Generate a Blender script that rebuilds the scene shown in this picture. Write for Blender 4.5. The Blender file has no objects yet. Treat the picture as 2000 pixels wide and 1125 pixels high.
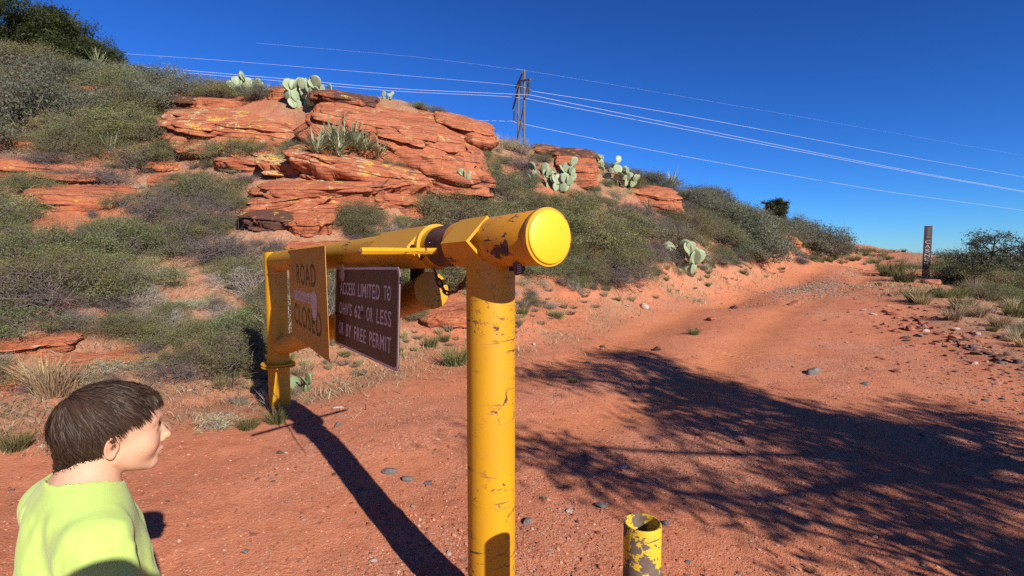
import bpy, bmesh, math, random
import numpy as np
from mathutils import Vector, Matrix, Quaternion, Euler
from mathutils.bvhtree import BVHTree

# ---------------------------------------------------------------- camera, sky, sun, exposure
scene = bpy.context.scene
COL = scene.collection
CAM_H, PITCH, FPX = 1.75, math.radians(4.0), 1000.0
cam_d = bpy.data.cameras.new('camera')
cam_d.sensor_width = 36.0
cam_d.lens = 36.0 * FPX / 2000.0
cam_d.clip_start, cam_d.clip_end = 0.03, 12000
cam = bpy.data.objects.new('camera', cam_d)
cam.location = (0, 0, CAM_H)
cam.rotation_euler = (math.pi / 2 - PITCH, 0, 0)
COL.objects.link(cam)
scene.camera = cam

SUN_AZ, SUN_EL = math.radians(35.3), math.radians(28.7)      # light travels 35 degrees left of straight ahead
TO_SUN = Vector((math.sin(SUN_AZ) * math.cos(SUN_EL), -math.cos(SUN_AZ) * math.cos(SUN_EL), math.sin(SUN_EL)))
sun_d = bpy.data.lights.new('sun', 'SUN')
sun_d.energy = 5.0
sun_d.angle = math.radians(0.5)
sun_d.color = (1.0, 0.93, 0.82)
sun = bpy.data.objects.new('sun', sun_d)
sun.rotation_euler = TO_SUN.to_track_quat('Z', 'Y').to_euler()
sun.location = TO_SUN * 50
COL.objects.link(sun)

world = bpy.data.worlds.new('World')
scene.world = world
world.use_nodes = True
wn = world.node_tree.nodes
wl = world.node_tree.links
wn.clear()
w_out = wn.new('ShaderNodeOutputWorld')
w_bg = wn.new('ShaderNodeBackground')
w_sky = wn.new('ShaderNodeTexSky')
w_sky.sky_type = 'NISHITA'
w_sky.sun_disc = False
w_sky.sun_elevation = SUN_EL
w_sky.sun_rotation = math.pi - SUN_AZ
w_sky.altitude = 1500
w_sky.air_density = 1.0
w_sky.dust_density = 0.0
w_sky.ozone_density = 10.0
w_gam = wn.new('ShaderNodeGamma')            # the deep, contrasty blue of high desert air
w_gam.inputs['Gamma'].default_value = 1.4
w_tint = wn.new('ShaderNodeMix'); w_tint.data_type = 'RGBA'; w_tint.blend_type = 'MULTIPLY'
w_tint.inputs[0].default_value = 1.0
w_tint.inputs[7].default_value = (0.40, 0.55, 0.61, 1)
w_bg.inputs['Strength'].default_value = 0.08
wl.new(w_sky.outputs[0], w_gam.inputs['Color'])
wl.new(w_gam.outputs[0], w_tint.inputs[6])
wl.new(w_tint.outputs[2], w_bg.inputs['Color'])
wl.new(w_bg.outputs[0], w_out.inputs['Surface'])

scene.view_settings.view_transform = 'Standard'
scene.view_settings.look = 'None'
scene.view_settings.gamma = 1.0
scene.view_settings.exposure = 0.57
scene.view_settings.use_curve_mapping = False
scene.render.engine = 'CYCLES'
scene.cycles.max_bounces = 6
scene.cycles.transparent_max_bounces = 8
scene.cycles.use_denoising = False

# ---------------------------------------------------------------- helpers
_cp, _sp = math.cos(PITCH), math.sin(PITCH)
def ray(px, py):
    x, y = (px - 1000.0) / FPX, -(py - 562.5) / FPX
    return Vector((x, _cp + y * _sp, y * _cp - _sp))
def P(px, py, Y):
    d = ray(px, py)
    t = Y / d.y
    return Vector((d.x * t, Y, CAM_H + d.z * t))

def _hash(ix, iy, iz, seed):
    h = (ix.astype(np.int64) * 374761393 + iy.astype(np.int64) * 668265263 + iz.astype(np.int64) * 2147483647 + seed * 1274126177) & 0x7fffffff
    h = ((h ^ (h >> 13)) * 1274126177) & 0x7fffffff
    return ((h ^ (h >> 16)) & 0xffff) / 65535.0
def vnoise(x, y, z=None, seed=0):
    """value noise in -1..1"""
    x = np.asarray(x, float); y = np.asarray(y, float)
    z = np.zeros_like(x) if z is None else np.asarray(z, float)
    ix, iy, iz = np.floor(x), np.floor(y), np.floor(z)
    fx, fy, fz = x - ix, y - iy, z - iz
    fx, fy, fz = [f * f * f * (f * (f * 6 - 15) + 10) for f in (fx, fy, fz)]
    r = 0.0
    for dz in (0, 1):
        for dy in (0, 1):
            for dx in (0, 1):
                w = (fx if dx else 1 - fx) * (fy if dy else 1 - fy) * (fz if dz else 1 - fz)
                r = r + w * _hash(ix + dx, iy + dy, iz + dz, seed)
    return r * 2 - 1
def fbm(x, y, z=None, octaves=4, seed=0, gain=0.5):
    a, s, r = 1.0, 0.0, 0.0
    for o in range(octaves):
        k = 2.03 ** o
        r = r + a * vnoise(x * k + 17.3 * o, y * k + 5.1 * o, None if z is None else z * k + 9.7 * o, seed + o)
        s += a
        a *= gain
    return r / s
def sstep(a, b, x):
    t = np.clip((x - a) / (b - a), 0, 1)
    return t * t * (3 - 2 * t)

def new_mesh(name, verts, faces, mat=None, smooth=True):
    """verts (n,3) array, faces: (m,3|4) array or list of lists"""
    me = bpy.data.meshes.new(name)
    verts = np.asarray(verts, np.float32)
    if isinstance(faces, np.ndarray) and faces.ndim == 2:
        k = faces.shape[1]
        me.vertices.add(len(verts)); me.vertices.foreach_set('co', verts.ravel())
        me.loops.add(faces.size); me.loops.foreach_set('vertex_index', faces.astype(np.int32).ravel())
        me.polygons.add(len(faces))
        me.polygons.foreach_set('loop_start', np.arange(0, faces.size, k, dtype=np.int32))
        me.update(calc_edges=True)
    else:
        me.from_pydata(verts.tolist(), [], [list(f) for f in faces])
        me.update()
    if smooth:
        me.polygons.foreach_set('use_smooth', np.ones(len(me.polygons), bool))
    if mat is not None:
        me.materials.append(mat)
    return me
def link(name, me, parent=None, loc=None):
    o = bpy.data.objects.new(name, me)
    COL.objects.link(o)
    if parent is not None:
        o.parent = parent
    if loc is not None:
        o.location = loc
    return o
def tag(o, label=None, cat=None, group=None, kind=None):
    for k, v in (('label', label), ('category', cat), ('group', group), ('kind', kind)):
        if v:
            o[k] = v
    return o
def thing(name, label, cat, loc=(0, 0, 0), rotz=0.0, group=None):
    o = bpy.data.objects.new(name, None)
    COL.objects.link(o)
    o.location = loc
    o.rotation_euler = (0, 0, rotz)
    return tag(o, label, cat, group)
def vcol(me, rgb, name='tint'):
    """per-vertex colour attribute from an (n,3) array"""
    a = me.color_attributes.new(name, 'FLOAT_COLOR', 'POINT')
    c = np.ones((len(me.vertices), 4), np.float32)
    c[:, :3] = rgb
    a.data.foreach_set('color', c.ravel())

class MB:
    """collects shapes into one mesh"""
    def __init__(self):
        self.v, self.f = [], []
    def add(self, v, f):
        n = len(self.v)
        self.v += [tuple(p) for p in v]
        self.f += [tuple(i + n for i in q) for q in f]
        return self
    def box(self, c, s, M=None, bev=0.0):
        bm = bmesh.new()
        bmesh.ops.create_cube(bm, size=1)
        for v in bm.verts:
            v.co = Vector((v.co.x * s[0], v.co.y * s[1], v.co.z * s[2]))
        if bev:
            bmesh.ops.bevel(bm, geom=bm.edges[:], offset=bev, segments=2, affect='EDGES', profile=0.6)
        T = Matrix.Translation(c) @ (M.to_4x4() if M else Matrix())
        bm.verts.index_update()
        self.add([T @ v.co for v in bm.verts], [[v.index for v in f.verts] for f in bm.faces])
        bm.free()
        return self
    def tube(self, pts, rad, n=10, cap=True):
        pts = [Vector(p) for p in pts]
        rs = rad if isinstance(rad, (list, tuple)) else [rad] * len(pts)
        rings, prev = [], None
        for i, p in enumerate(pts):
            t = (pts[min(i + 1, len(pts) - 1)] - pts[max(i - 1, 0)]).normalized()
            if prev is None:
                a = Vector((0, 0, 1)) if abs(t.z) < 0.9 else Vector((1, 0, 0))
                u = t.cross(a).normalized()
            else:
                u = (prev - t * prev.dot(t)).normalized()
            prev = u
            w = t.cross(u)
            rings.append([p + (u * math.cos(2 * math.pi * k / n) + w * math.sin(2 * math.pi * k / n)) * rs[i] for k in range(n)])
        v = [q for r in rings for q in r]
        f = [(i * n + k, i * n + (k + 1) % n, (i + 1) * n + (k + 1) % n, (i + 1) * n + k) for i in range(len(pts) - 1) for k in range(n)]
        if cap:
            f.append(tuple(range(n))[::-1])
            f.append(tuple((len(pts) - 1) * n + k for k in range(n)))
        return self.add(v, f)
    def lathe(self, prof, n=32, M=None):
        """prof: (r,z) list; closed where r == 0"""
        M = M or Matrix()
        v = [M @ Vector((r * math.cos(2 * math.pi * k / n), r * math.sin(2 * math.pi * k / n), z)) for r, z in prof for k in range(n)]
        f = [(i * n + k, i * n + (k + 1) % n, (i + 1) * n + (k + 1) % n, (i + 1) * n + k) for i in range(len(prof) - 1) for k in range(n)]
        return self.add(v, f)
    def mesh(self, name, mat, smooth=False, weld=True, auto=None):
        me = new_mesh(name, np.array([tuple(p) for p in self.v]), self.f, mat, smooth)
        if weld:
            bm = bmesh.new(); bm.from_mesh(me)
            bmesh.ops.remove_doubles(bm, verts=bm.verts[:], dist=1e-6)
            bmesh.ops.recalc_face_normals(bm, faces=bm.faces[:])
            if auto is not None:
                for e in bm.edges:
                    if len(e.link_faces) == 2 and e.calc_face_angle(0) > math.radians(auto):
                        e.smooth = False
                for fc in bm.faces:
                    fc.smooth = True
            bm.to_mesh(me); bm.free()
        return me
    def build(self, name, mat, parent=None, smooth=False, auto=35):
        return link(name, self.mesh(name, mat, smooth, auto=auto), parent)

# ---- node helpers
def mat_new(name):
    m = bpy.data.materials.new(name)
    m.use_nodes = True
    nt = m.node_tree
    b = nt.nodes['Principled BSDF']
    return m, nt, b
class NT:
    def __init__(self, nt):
        self.nt = nt
    def n(self, typ, **kw):
        nd = self.nt.nodes.new(typ)
        for k, v in kw.items():
            setattr(nd, k, v)
        return nd
    def l(self, a, b):
        self.nt.links.new(a, b)
    def noise(self, vec, scale, detail=4, rough=0.55, dist=0.0):
        nd = self.n('ShaderNodeTexNoise')
        nd.inputs['Scale'].default_value = scale
        nd.inputs['Detail'].default_value = detail
        nd.inputs['Roughness'].default_value = rough
        nd.inputs['Distortion'].default_value = dist
        if vec is not None:
            self.l(vec, nd.inputs['Vector'])
        return nd.outputs['Fac']
    def vor(self, vec, scale, feature='F1', out='Distance', rnd=1.0):
        nd = self.n('ShaderNodeTexVoronoi', feature=feature)
        nd.inputs['Scale'].default_value = scale
        nd.inputs['Randomness'].default_value = rnd
        if vec is not None:
            self.l(vec, nd.inputs['Vector'])
        return nd.outputs[out]
    def ramp(self, fac, stops, interp='LINEAR'):
        nd = self.n('ShaderNodeValToRGB')
        nd.color_ramp.interpolation = interp
        els = nd.color_ramp.elements
        while len(els) < len(stops):
            els.new(0.5)
        for e, (p, c) in zip(els, stops):
            e.position = p
            e.color = (*c, 1) if isinstance(c, (tuple, list)) else (c, c, c, 1)
        self.l(fac, nd.inputs['Fac'])
        return nd.outputs['Color']
    def mix(self, fac, a, b, mode='MIX'):
        nd = self.n('ShaderNodeMix', data_type='RGBA', blend_type=mode)
        for s, i in ((fac, 0), (a, 6), (b, 7)):
            if isinstance(s, (int, float)):
                nd.inputs[i].default_value = s if i == 0 else (s, s, s, 1)
            elif isinstance(s, tuple):
                nd.inputs[i].default_value = (*s, 1)
            else:
                self.l(s, nd.inputs[i])
        return nd.outputs[2]
    def math(self, op, a, b=0.0, c=0.0, clamp=False):
        nd = self.n('ShaderNodeMath', operation=op, use_clamp=clamp)
        for i, s in enumerate((a, b, c)):
            if isinstance(s, (int, float)):
                nd.inputs[i].default_value = s
            else:
                self.l(s, nd.inputs[i])
        return nd.outputs[0]
    def mapping(self, vec, scale=(1, 1, 1), rot=(0, 0, 0), loc=(0, 0, 0)):
        nd = self.n('ShaderNodeMapping')
        nd.inputs['Scale'].default_value = scale
        nd.inputs['Rotation'].default_value = rot
        nd.inputs['Location'].default_value = loc
        self.l(vec, nd.inputs['Vector'])
        return nd.outputs[0]
    def bump(self, h, strength, dist, normal=None):
        nd = self.n('ShaderNodeBump')
        nd.inputs['Strength'].default_value = strength
        nd.inputs['Distance'].default_value = dist
        self.l(h, nd.inputs['Height'])
        if normal is not None:
            self.l(normal, nd.inputs['Normal'])
        return nd.outputs[0]
    def attr(self, name, out='Color'):
        return self.n('ShaderNodeAttribute', attribute_name=name).outputs[out]
    def obj(self):
        return self.n('ShaderNodeTexCoord').outputs['Object']
    def pos(self):
        return self.n('ShaderNodeNewGeometry').outputs['Position']
def simple(name, rgb, rough=0.6, spec=0.5, metal=0.0):
    m, nt, b = mat_new(name)
    b.inputs['Base Color'].default_value = (*rgb, 1)
    b.inputs['Roughness'].default_value = rough
    b.inputs['Metallic'].default_value = metal
    b.inputs['Specular IOR Level'].default_value = spec
    return m
# ---------------------------------------------------------------- terrain: one sheet, fitted through surveyed points
def z_road(Y):
    Y = np.asarray(Y, float)
    return np.interp(Y, [-60, 0, 4, 7, 10, 15, 20, 30, 40, 46, 60, 90, 200], [-1, -.05, 0, .10, .28, .60, .87, 1.36, 1.76, 1.78, 1.2, -.5, -6])
def road_pt(px, py):
    """where the sight line of a road point meets the road's own grade"""
    d = ray(px, py)
    Y = 3.0
    lo, hi = 1.0, 46.0
    for _ in range(50):
        Y = (lo + hi) / 2
        if CAM_H + d.z / d.y * Y > z_road(Y): lo = Y
        else: hi = Y
    return Vector((d.x / d.y * Y, Y, float(z_road(Y))))
L_EDGE = [road_pt(*p) for p in ((-250, 1010), (0, 935), (300, 850), (540, 800), (760, 745), (960, 708), (1160, 648), (1340, 586), (1500, 546), (1600, 520), (1665, 500))]
R_EDGE = [road_pt(*p) for p in ((2300, 900), (2000, 790), (1850, 690), (1740, 625), (1700, 575), (1715, 530), (1735, 508), (1748, 498))]
L_EDGE.append(Vector((L_EDGE[-1].x + 8, L_EDGE[-1].y + 14, 1.6)))
R_EDGE.append(Vector((R_EDGE[-1].x + 8, R_EDGE[-1].y + 12, 1.6)))
HILL = {  # column: (row, distance ahead)
    -500: [(860, 4.2), (700, 5.4), (500, 7.4), (300, 10), (100, 14)],
    -200: [(850, 4.4), (690, 5.6), (500, 7.8), (300, 11), (150, 14), (20, 17.5)],
    0: [(820, 4.9), (690, 6.0), (600, 7.0), (450, 9.0), (300, 11.6), (210, 13.8), (140, 16), (100, 18)],
    150: [(800, 5.2), (690, 6.3), (600, 7.4), (450, 9.4), (300, 12.2), (200, 14.8), (135, 17.5)],
    300: [(790, 5.6), (700, 6.6), (600, 7.9), (480, 9.8), (350, 12), (250, 14), (172, 16.5)],
    420: [(780, 5.9), (700, 6.8), (600, 8.0), (480, 9.9), (350, 12), (250, 14), (190, 16)],
    540: [(770, 6.2), (700, 7.0), (600, 8.3), (470, 10), (350, 12), (250, 13.8), (190, 15.6)],
    660: [(745, 6.7), (650, 7.8), (560, 9.2), (460, 10.4), (380, 11.3), (300, 12.4), (200, 15)],
    760: [(720, 7.2), (650, 8.2), (550, 9.8), (450, 10.9), (380, 11.6), (310, 12.6), (205, 15.2)],
    880: [(700, 7.9), (620, 9.1), (540, 10.6), (440, 12), (360, 13), (300, 14), (240, 15.5)],
    960: [(680, 8.3), (600, 9.8), (530, 11.2), (440, 12.6), (360, 13.8), (285, 15.8)],
    1060: [(650, 9.3), (580, 10.8), (500, 12.4), (420, 13.7), (350, 15), (300, 17)],
    1160: [(610, 10.8), (550, 12), (480, 13.2), (400, 15), (330, 18)],
    1250: [(590, 12.2), (530, 13.6), (460, 15), (400, 17), (355, 19.5)],
    1340: [(570, 14.4), (530, 15.2), (480, 16.6), (430, 18.5), (385, 21.5)],
    1420: [(550, 16.8), (510, 17.8), (450, 20), (405, 24)],
    1500: [(530, 19.5), (500, 20.5), (455, 23), (428, 27)],
    1580: [(512, 24), (490, 25.5), (462, 29), (452, 33)],
    1640: [(502, 30), (486, 33), (479, 37)],
}
ctrl = []
for px, rows in HILL.items():
    for py, Y in rows:
        ctrl.append(P(px, py, Y))
    a = P(px, rows[-1][0], rows[-1][1])
    for k, dz in ((1.35, -0.1), (2.0, -0.9), (3.2, -3.0)):
        ctrl.append(Vector((a.x * k, a.y * k, CAM_H + (a.z - CAM_H) * (1 + 0.25 * (min(k, 2) - 1)) + dz)))
for e in L_EDGE + R_EDGE:
    ctrl.append(e.copy())
for i, e in enumerate(R_EDGE[:-1]):
    t = (R_EDGE[i + 1] - e); t.z = 0
    nrm = Vector((t.y, -t.x, 0)).normalized()
    for k, dz in ((1.0, 0.10), (2.2, -0.05), (5, -0.9), (10, -2.6), (22, -6.0)):
        q = e + nrm * k
        ctrl.append(Vector((q.x, q.y, e.z + dz)))
for q in ((1120, 700), (1250, 720), (1400, 650), (1550, 600), (1620, 560), (1680, 528), (1500, 720), (1700, 700), (1300, 850), (1600, 850), (1800, 860), (1000, 850), (800, 900), (600, 950), (1450, 610), (1580, 572), (1250, 655),
          (1380, 605), (1500, 570), (1590, 543), (1650, 517), (1700, 505), (1620, 620), (1750, 660), (1150, 790), (860, 790), (1400, 760), (400, 930), (200, 980), (1860, 760), (1560, 650), (1690, 620)):
    ctrl.append(road_pt(*q))
for Y in np.arange(-12, 5.1, 2.5):
    for X in (-2.5, 0.5, 3, 6):
        if not (Y > 2 and X > Y):
            ctrl.append(Vector((X, Y, float(z_road(Y)))))
ctrl += [Vector(v) for v in ((9, -4, -.5), (12, 0, -.6), (14, -10, -1.5), (10, 4, -.3), (-6, -4, .3), (-9, -8, 1.5), (-8, 0, 2.2), (-11, 2, 4.2), (-14, -6, 4), (-5, 2.2, .55), (-5, -1, .5),
                                    (0, -25, -2), (-25, -20, 5), (25, -20, -4), (-30, 5, 9), (55, 20, -8), (40, 5, -7), (70, 60, -6), (50, 75, -3), (0, 110, 6), (-60, 60, 17), (45, 110, -4))]
CT = np.array([tuple(v) for v in ctrl])
keep = []
for i in range(len(CT)):
    if all(np.hypot(*(CT[i, :2] - CT[j, :2])) > 0.25 for j in keep):
        keep.append(i)
CT = CT[keep]
def _tps(r2):
    return 0.5 * r2 * np.log(r2 + 1e-9)
_n = len(CT)
_A = np.zeros((_n + 3, _n + 3))
_d2 = ((CT[:, None, :2] - CT[None, :, :2]) ** 2).sum(2)
_A[:_n, :_n] = _tps(_d2) + np.eye(_n) * 0.05
_A[:_n, _n] = 1; _A[:_n, _n + 1:] = CT[:, :2]
_A[_n, :_n] = 1; _A[_n + 1:, :_n] = CT[:, :2].T
_W = np.linalg.solve(_A, np.concatenate([CT[:, 2], np.zeros(3)]))
def base_z(X, Y):
    X = np.asarray(X, float).ravel(); Y = np.asarray(Y, float).ravel()
    out = np.empty(len(X))
    for s in range(0, len(X), 20000):
        x, y = X[s:s + 20000], Y[s:s + 20000]
        d2 = (x[:, None] - CT[None, :, 0]) ** 2 + (y[:, None] - CT[None, :, 1]) ** 2
        out[s:s + 20000] = _tps(d2) @ _W[:_n] + _W[_n] + _W[_n + 1] * x + _W[_n + 2] * y
    return out
def poly_dist(X, Y, pts):
    """distance to a polyline, and on which side (+ is right of its direction)"""
    best = np.full(X.shape, 1e9); side = np.zeros(X.shape); al = np.zeros(X.shape); s0 = 0.0
    for a, b in zip(pts[:-1], pts[1:]):
        ex, ey = b.x - a.x, b.y - a.y
        L = math.hypot(ex, ey)
        t = np.clip(((X - a.x) * ex + (Y - a.y) * ey) / (L * L), 0, 1)
        dx, dy = X - a.x - t * ex, Y - a.y - t * ey
        d = np.hypot(dx, dy)
        m = d < best
        best = np.where(m, d, best)
        side = np.where(m, np.sign(dx * ey - dy * ex), side)
        al = np.where(m, s0 + t * L, al)
        s0 += L
    return best, side, al
FAR_Z = -14.0
def ground_full(X, Y):
    """height and masks: road, wheel track, litter, gravel"""
    X = np.asarray(X, float).ravel(); Y = np.asarray(Y, float).ravel()
    z = base_z(X, Y)
    R = np.hypot(X, Y - 10)
    far = sstep(60, 190, R)
    z = np.clip(z, -16, 24) * (1 - far) + FAR_Z * far
    z = z + far * 0.6 * fbm(X * .01, Y * .01, octaves=3, seed=5)
    dl, sl, al = poly_dist(X, Y, L_EDGE)
    dr, sr, _ = poly_dist(X, Y, R_EDGE)
    sd_l = dl * sl                    # + on the road side of its left edge
    sd_r = dr * -sr                   # + on the road side of its right edge
    wob = 0.30 * fbm(X * .6, Y * .6, octaves=3, seed=11)
    near = (1 - sstep(1.5, 7, np.hypot(X - 1, Y - 1.5)))
    road = np.minimum(sstep(-.30, .35, sd_l + wob), np.maximum(sstep(-.30, .35, sd_r + wob), near))
    road *= 1 - sstep(48, 60, Y)
    hill = sstep(-0.2, -1.6, sd_l)
    right = sstep(0.1, -1.0, sd_r) * (1 - near)
    # relief
    z = z + hill * (0.16 * fbm(X * .55, Y * .55, octaves=4, seed=21) + 0.055 * fbm(X * 2.6, Y * 2.6, octaves=3, seed=22) + .028 * fbm(X * 8, Y * 8, octaves=2, seed=23))
    led = z * 3.1 + 0.8 * fbm(X * .35, Y * .35, octaves=2, seed=31)     # low bedding steps on the cut bank
    step_amt = hill * sstep(0.05, .5, fbm(X * .45 + 9, Y * .45, octaves=2, seed=33) + .25)
    z = z + step_amt * 0.11 * (sstep(.35, .65, led - np.floor(led)) - (led - np.floor(led)))
    trk = np.zeros_like(z)
    for off, w in ((0.75, .34), (2.55, .36)):
        t = np.exp(-((sd_l - off - .12 * np.sin(al * .35)) / w) ** 2)
        trk = np.maximum(trk, t * sstep(3, 6.5, al))
    z = z - road * 0.035 * trk + road * 0.03 * np.exp(-((sd_l - 1.65) / .5) ** 2)
    z = z + road * (0.022 * fbm(X * 1.3, Y * 1.3, octaves=4, seed=41) + 0.009 * fbm(X * 7, Y * 7, octaves=3, seed=42)) * (1 - .6 * trk)
    z = z + right * (0.06 * fbm(X * 1.1, Y * 1.1, octaves=4, seed=51) + .015 * fbm(X * 7, Y * 7, octaves=2, seed=52))
    litter = np.clip(np.maximum(hill, right) * sstep(-.55, .30, fbm(X * .5, Y * .5, octaves=3, seed=61)), 0, 1)
    verge = np.exp(-((sd_l + .5) / .6) ** 2)
    litter = np.maximum(litter, .65 * verge * sstep(-.3, .3, fbm(X * .9, Y * .9, octaves=2, seed=62)))
    gravel = road * (1 - .8 * trk) * sstep(-.1, .45, fbm(X * .7, Y * .7, octaves=3, seed=71))
    return z, road, trk, litter, gravel, hill, sd_l, sd_r, al
def ground_z(X, Y):
    return ground_full(X, Y)[0]

def axis(lo, hi, step, g_lo, lim_lo, g_hi, lim_hi):
    c = list(np.arange(lo, hi, step))
    s = step
    while c[-1] < lim_hi:
        s *= g_hi; c.append(c[-1] + s)
    s = step
    pre = [lo]
    while pre[-1] > lim_lo:
        s *= g_lo; pre.append(pre[-1] - s)
    return np.array(pre[:0:-1] + c)
GX = axis(-11, 8, .07, 1.03, -3000, 1.03, 3000)
GY = axis(1.8, 11.5, .06, 1.10, -3000, 1.022, 4000)
XX, YY = np.meshgrid(GX, GY)
gz, g_road, g_trk, g_lit, g_grav, g_hill, g_sdl, g_sdr, g_al = ground_full(XX, YY)
nx, ny = len(GX), len(GY)
gi = np.arange(nx * ny).reshape(ny, nx)
gf = np.stack([gi[:-1, :-1], gi[:-1, 1:], gi[1:, 1:], gi[1:, :-1]], -1).reshape(-1, 4)
GZ = gz.reshape(ny, nx)
def gz_at(x, y):
    """height of the ground sheet itself (bilinear in its own grid)"""
    x = np.atleast_1d(np.asarray(x, float)); y = np.atleast_1d(np.asarray(y, float))
    i = np.clip(np.searchsorted(GX, x) - 1, 0, nx - 2); j = np.clip(np.searchsorted(GY, y) - 1, 0, ny - 2)
    u = (x - GX[i]) / (GX[i + 1] - GX[i]); v = (y - GY[j]) / (GY[j + 1] - GY[j])
    r = (GZ[j, i] * (1 - u) + GZ[j, i + 1] * u) * (1 - v) + (GZ[j + 1, i] * (1 - u) + GZ[j + 1, i + 1] * u) * v
    return r
def gzs(x, y):
    return float(gz_at(x, y)[0])
def gnormal(x, y, h=.15):
    return Vector((gzs(x - h, y) - gzs(x + h, y), gzs(x, y - h) - gzs(x, y + h), 2 * h)).normalized()
def hit(px, py, y0=2.0, y1=70.0, step=.01):
    """first point of the ground on a sight line"""
    d = ray(px, py)
    ys = y0 * np.exp(np.arange(0, math.log(y1 / y0), step))
    zz = gz_at(d.x / d.y * ys, ys)
    lz = CAM_H + d.z / d.y * ys
    k = np.nonzero(zz >= lz)[0]
    if len(k) == 0:
        k = [int(np.argmax(zz - lz))]
    y = float(ys[k[0]])
    x = d.x / d.y * y
    return Vector((x, y, gzs(x, y)))

def make_ground_mat():
    m, nt, b = mat_new('red_dirt')
    N = NT(nt)
    pos = N.pos()
    mk = N.n('ShaderNodeSeparateColor'); N.l(N.attr('mask'), mk.inputs[0])
    road, trk, lit = mk.outputs[0], mk.outputs[1], mk.outputs[2]
    mk2 = N.n('ShaderNodeSeparateColor'); N.l(N.attr('mask2'), mk2.inputs[0])
    grav, far = mk2.outputs[0], mk2.outputs[1]
    n1 = N.noise(pos, .9, 5)
    n2 = N.noise(pos, 9, 6, .65)
    n3 = N.noise(pos, 60, 3, .6)
    c = N.ramp(n1, [(.28, (.43, .138, .066)), (.5, (.49, .172, .085)), (.72, (.54, .21, .110))])
    c = N.mix(N.ramp(n2, [(.42, 0.0), (.62, .55)]), c, (.57, .22, .12))
    c = N.mix(N.ramp(n2, [(.30, .55), (.45, 0.0)]), c, (.33, .10, .05))
    hl = mk2.outputs[2]
    c = N.mix(N.math('MULTIPLY', hl, .75), c, N.ramp(n1, [(.3, (.33, .092, .040)), (.6, (.43, .130, .060))]))
    c = N.mix(N.math('MULTIPLY', road, .12), c, (.44, .140, .075))
    c = N.mix(N.math('MULTIPLY', trk, .85), c, (.57, .205, .092))
    # gravelly patches: pale and dark grains
    v = N.vor(pos, 46, out='Color')
    vs = N.n('ShaderNodeSeparateColor'); N.l(v, vs.inputs[0])
    gcol = N.ramp(vs.outputs[0], [(.0, (.26, .085, .05)), (.35, (.45, .165, .09)), (.7, (.53, .25, .15)), (.9, (.55, .38, .29)), (1.0, (.25, .21, .19))])
    c = N.mix(N.math('MULTIPLY', N.ramp(grav, [(.1, 0.0), (.9, .55)]), N.ramp(n3, [(.35, .2), (.6, 1.0)])), c, gcol)
    # crumbs: dark pits and pale grains everywhere
    v2 = N.n('ShaderNodeSeparateColor'); N.l(N.vor(pos, 85, out='Color'), v2.inputs[0])
    crumb = N.math('MULTIPLY', N.ramp(v2.outputs[1], [(.0, 1.0), (.55, 1.0), (.6, .35)]), N.ramp(N.vor(pos, 85), [(.25, 1.0), (.45, 0.0)]))
    c = N.mix(N.math('MULTIPLY', crumb, N.math('MULTIPLY_ADD', trk, -.35, .45)), c, N.ramp(v2.outputs[0], [(.0, (.22, .066, .038)), (.35, (.42, .14, .075)), (.65, (.62, .27, .16)), (1.0, (.66, .40, .28))]))
    # dry litter on the slopes
    n4 = N.noise(pos, 26, 5, .7)
    lc = N.ramp(n4, [(.3, (.15, .085, .05)), (.5, (.30, .19, .115)), (.7, (.42, .31, .20))])
    c = N.mix(N.math('MULTIPLY', lit, N.ramp(n2, [(.3, .35), (.62, .95)])), c, lc)
    c = N.mix(N.math('MULTIPLY', far, 1.0), c, (.16, .12, .07))
    N.l(c, b.inputs['Base Color'])
    b.inputs['Roughness'].default_value = .95
    b.inputs['Specular IOR Level'].default_value = .12
    # relief: crumbs, tyre tread in the wheel tracks
    vd = N.vor(pos, 34, feature='SMOOTH_F1')
    vd2 = N.vor(pos, 110)
    h = N.math('ADD', N.math('MULTIPLY', n2, .5), N.math('ADD', N.math('MULTIPLY', n3, .9), N.math('MULTIPLY', vd2, -.35)))
    h = N.math('ADD', h, N.math('MULTIPLY', vd, -.5))
    al = N.attr('along', 'Fac')
    tread = N.math('SINE', N.math('ADD', N.math('MULTIPLY', al, 68.0), N.math('MULTIPLY', N.noise(pos, 3, 2), 6.0)))
    th = N.math('MULTIPLY', tread, N.math('MULTIPLY', N.math('POWER', trk, 1.6), N.ramp(N.noise(pos, 1.6, 2), [(.36, 0.0), (.50, 2.6)])))
    h = N.math('ADD', h, th)
    N.l(N.bump(h, .5, .016), b.inputs['Normal'])
    return m
M_GROUND = make_ground_mat()
g_me = new_mesh('ground', np.stack([XX.ravel(), YY.ravel(), gz], 1), gf, M_GROUND)
vcol(g_me, np.stack([g_road, g_trk * g_road, g_lit], 1), 'mask')
vcol(g_me, np.stack([g_grav, sstep(50, 120, np.hypot(XX.ravel(), YY.ravel())), g_hill], 1), 'mask2')
_at = g_me.attributes.new('along', 'FLOAT', 'POINT'); _at.data.foreach_set('value', g_al.astype(np.float32))
tag(link('ground', g_me), kind='structure')
print('ground tris', 2 * len(gf), 'ctrl', len(CT))
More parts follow.
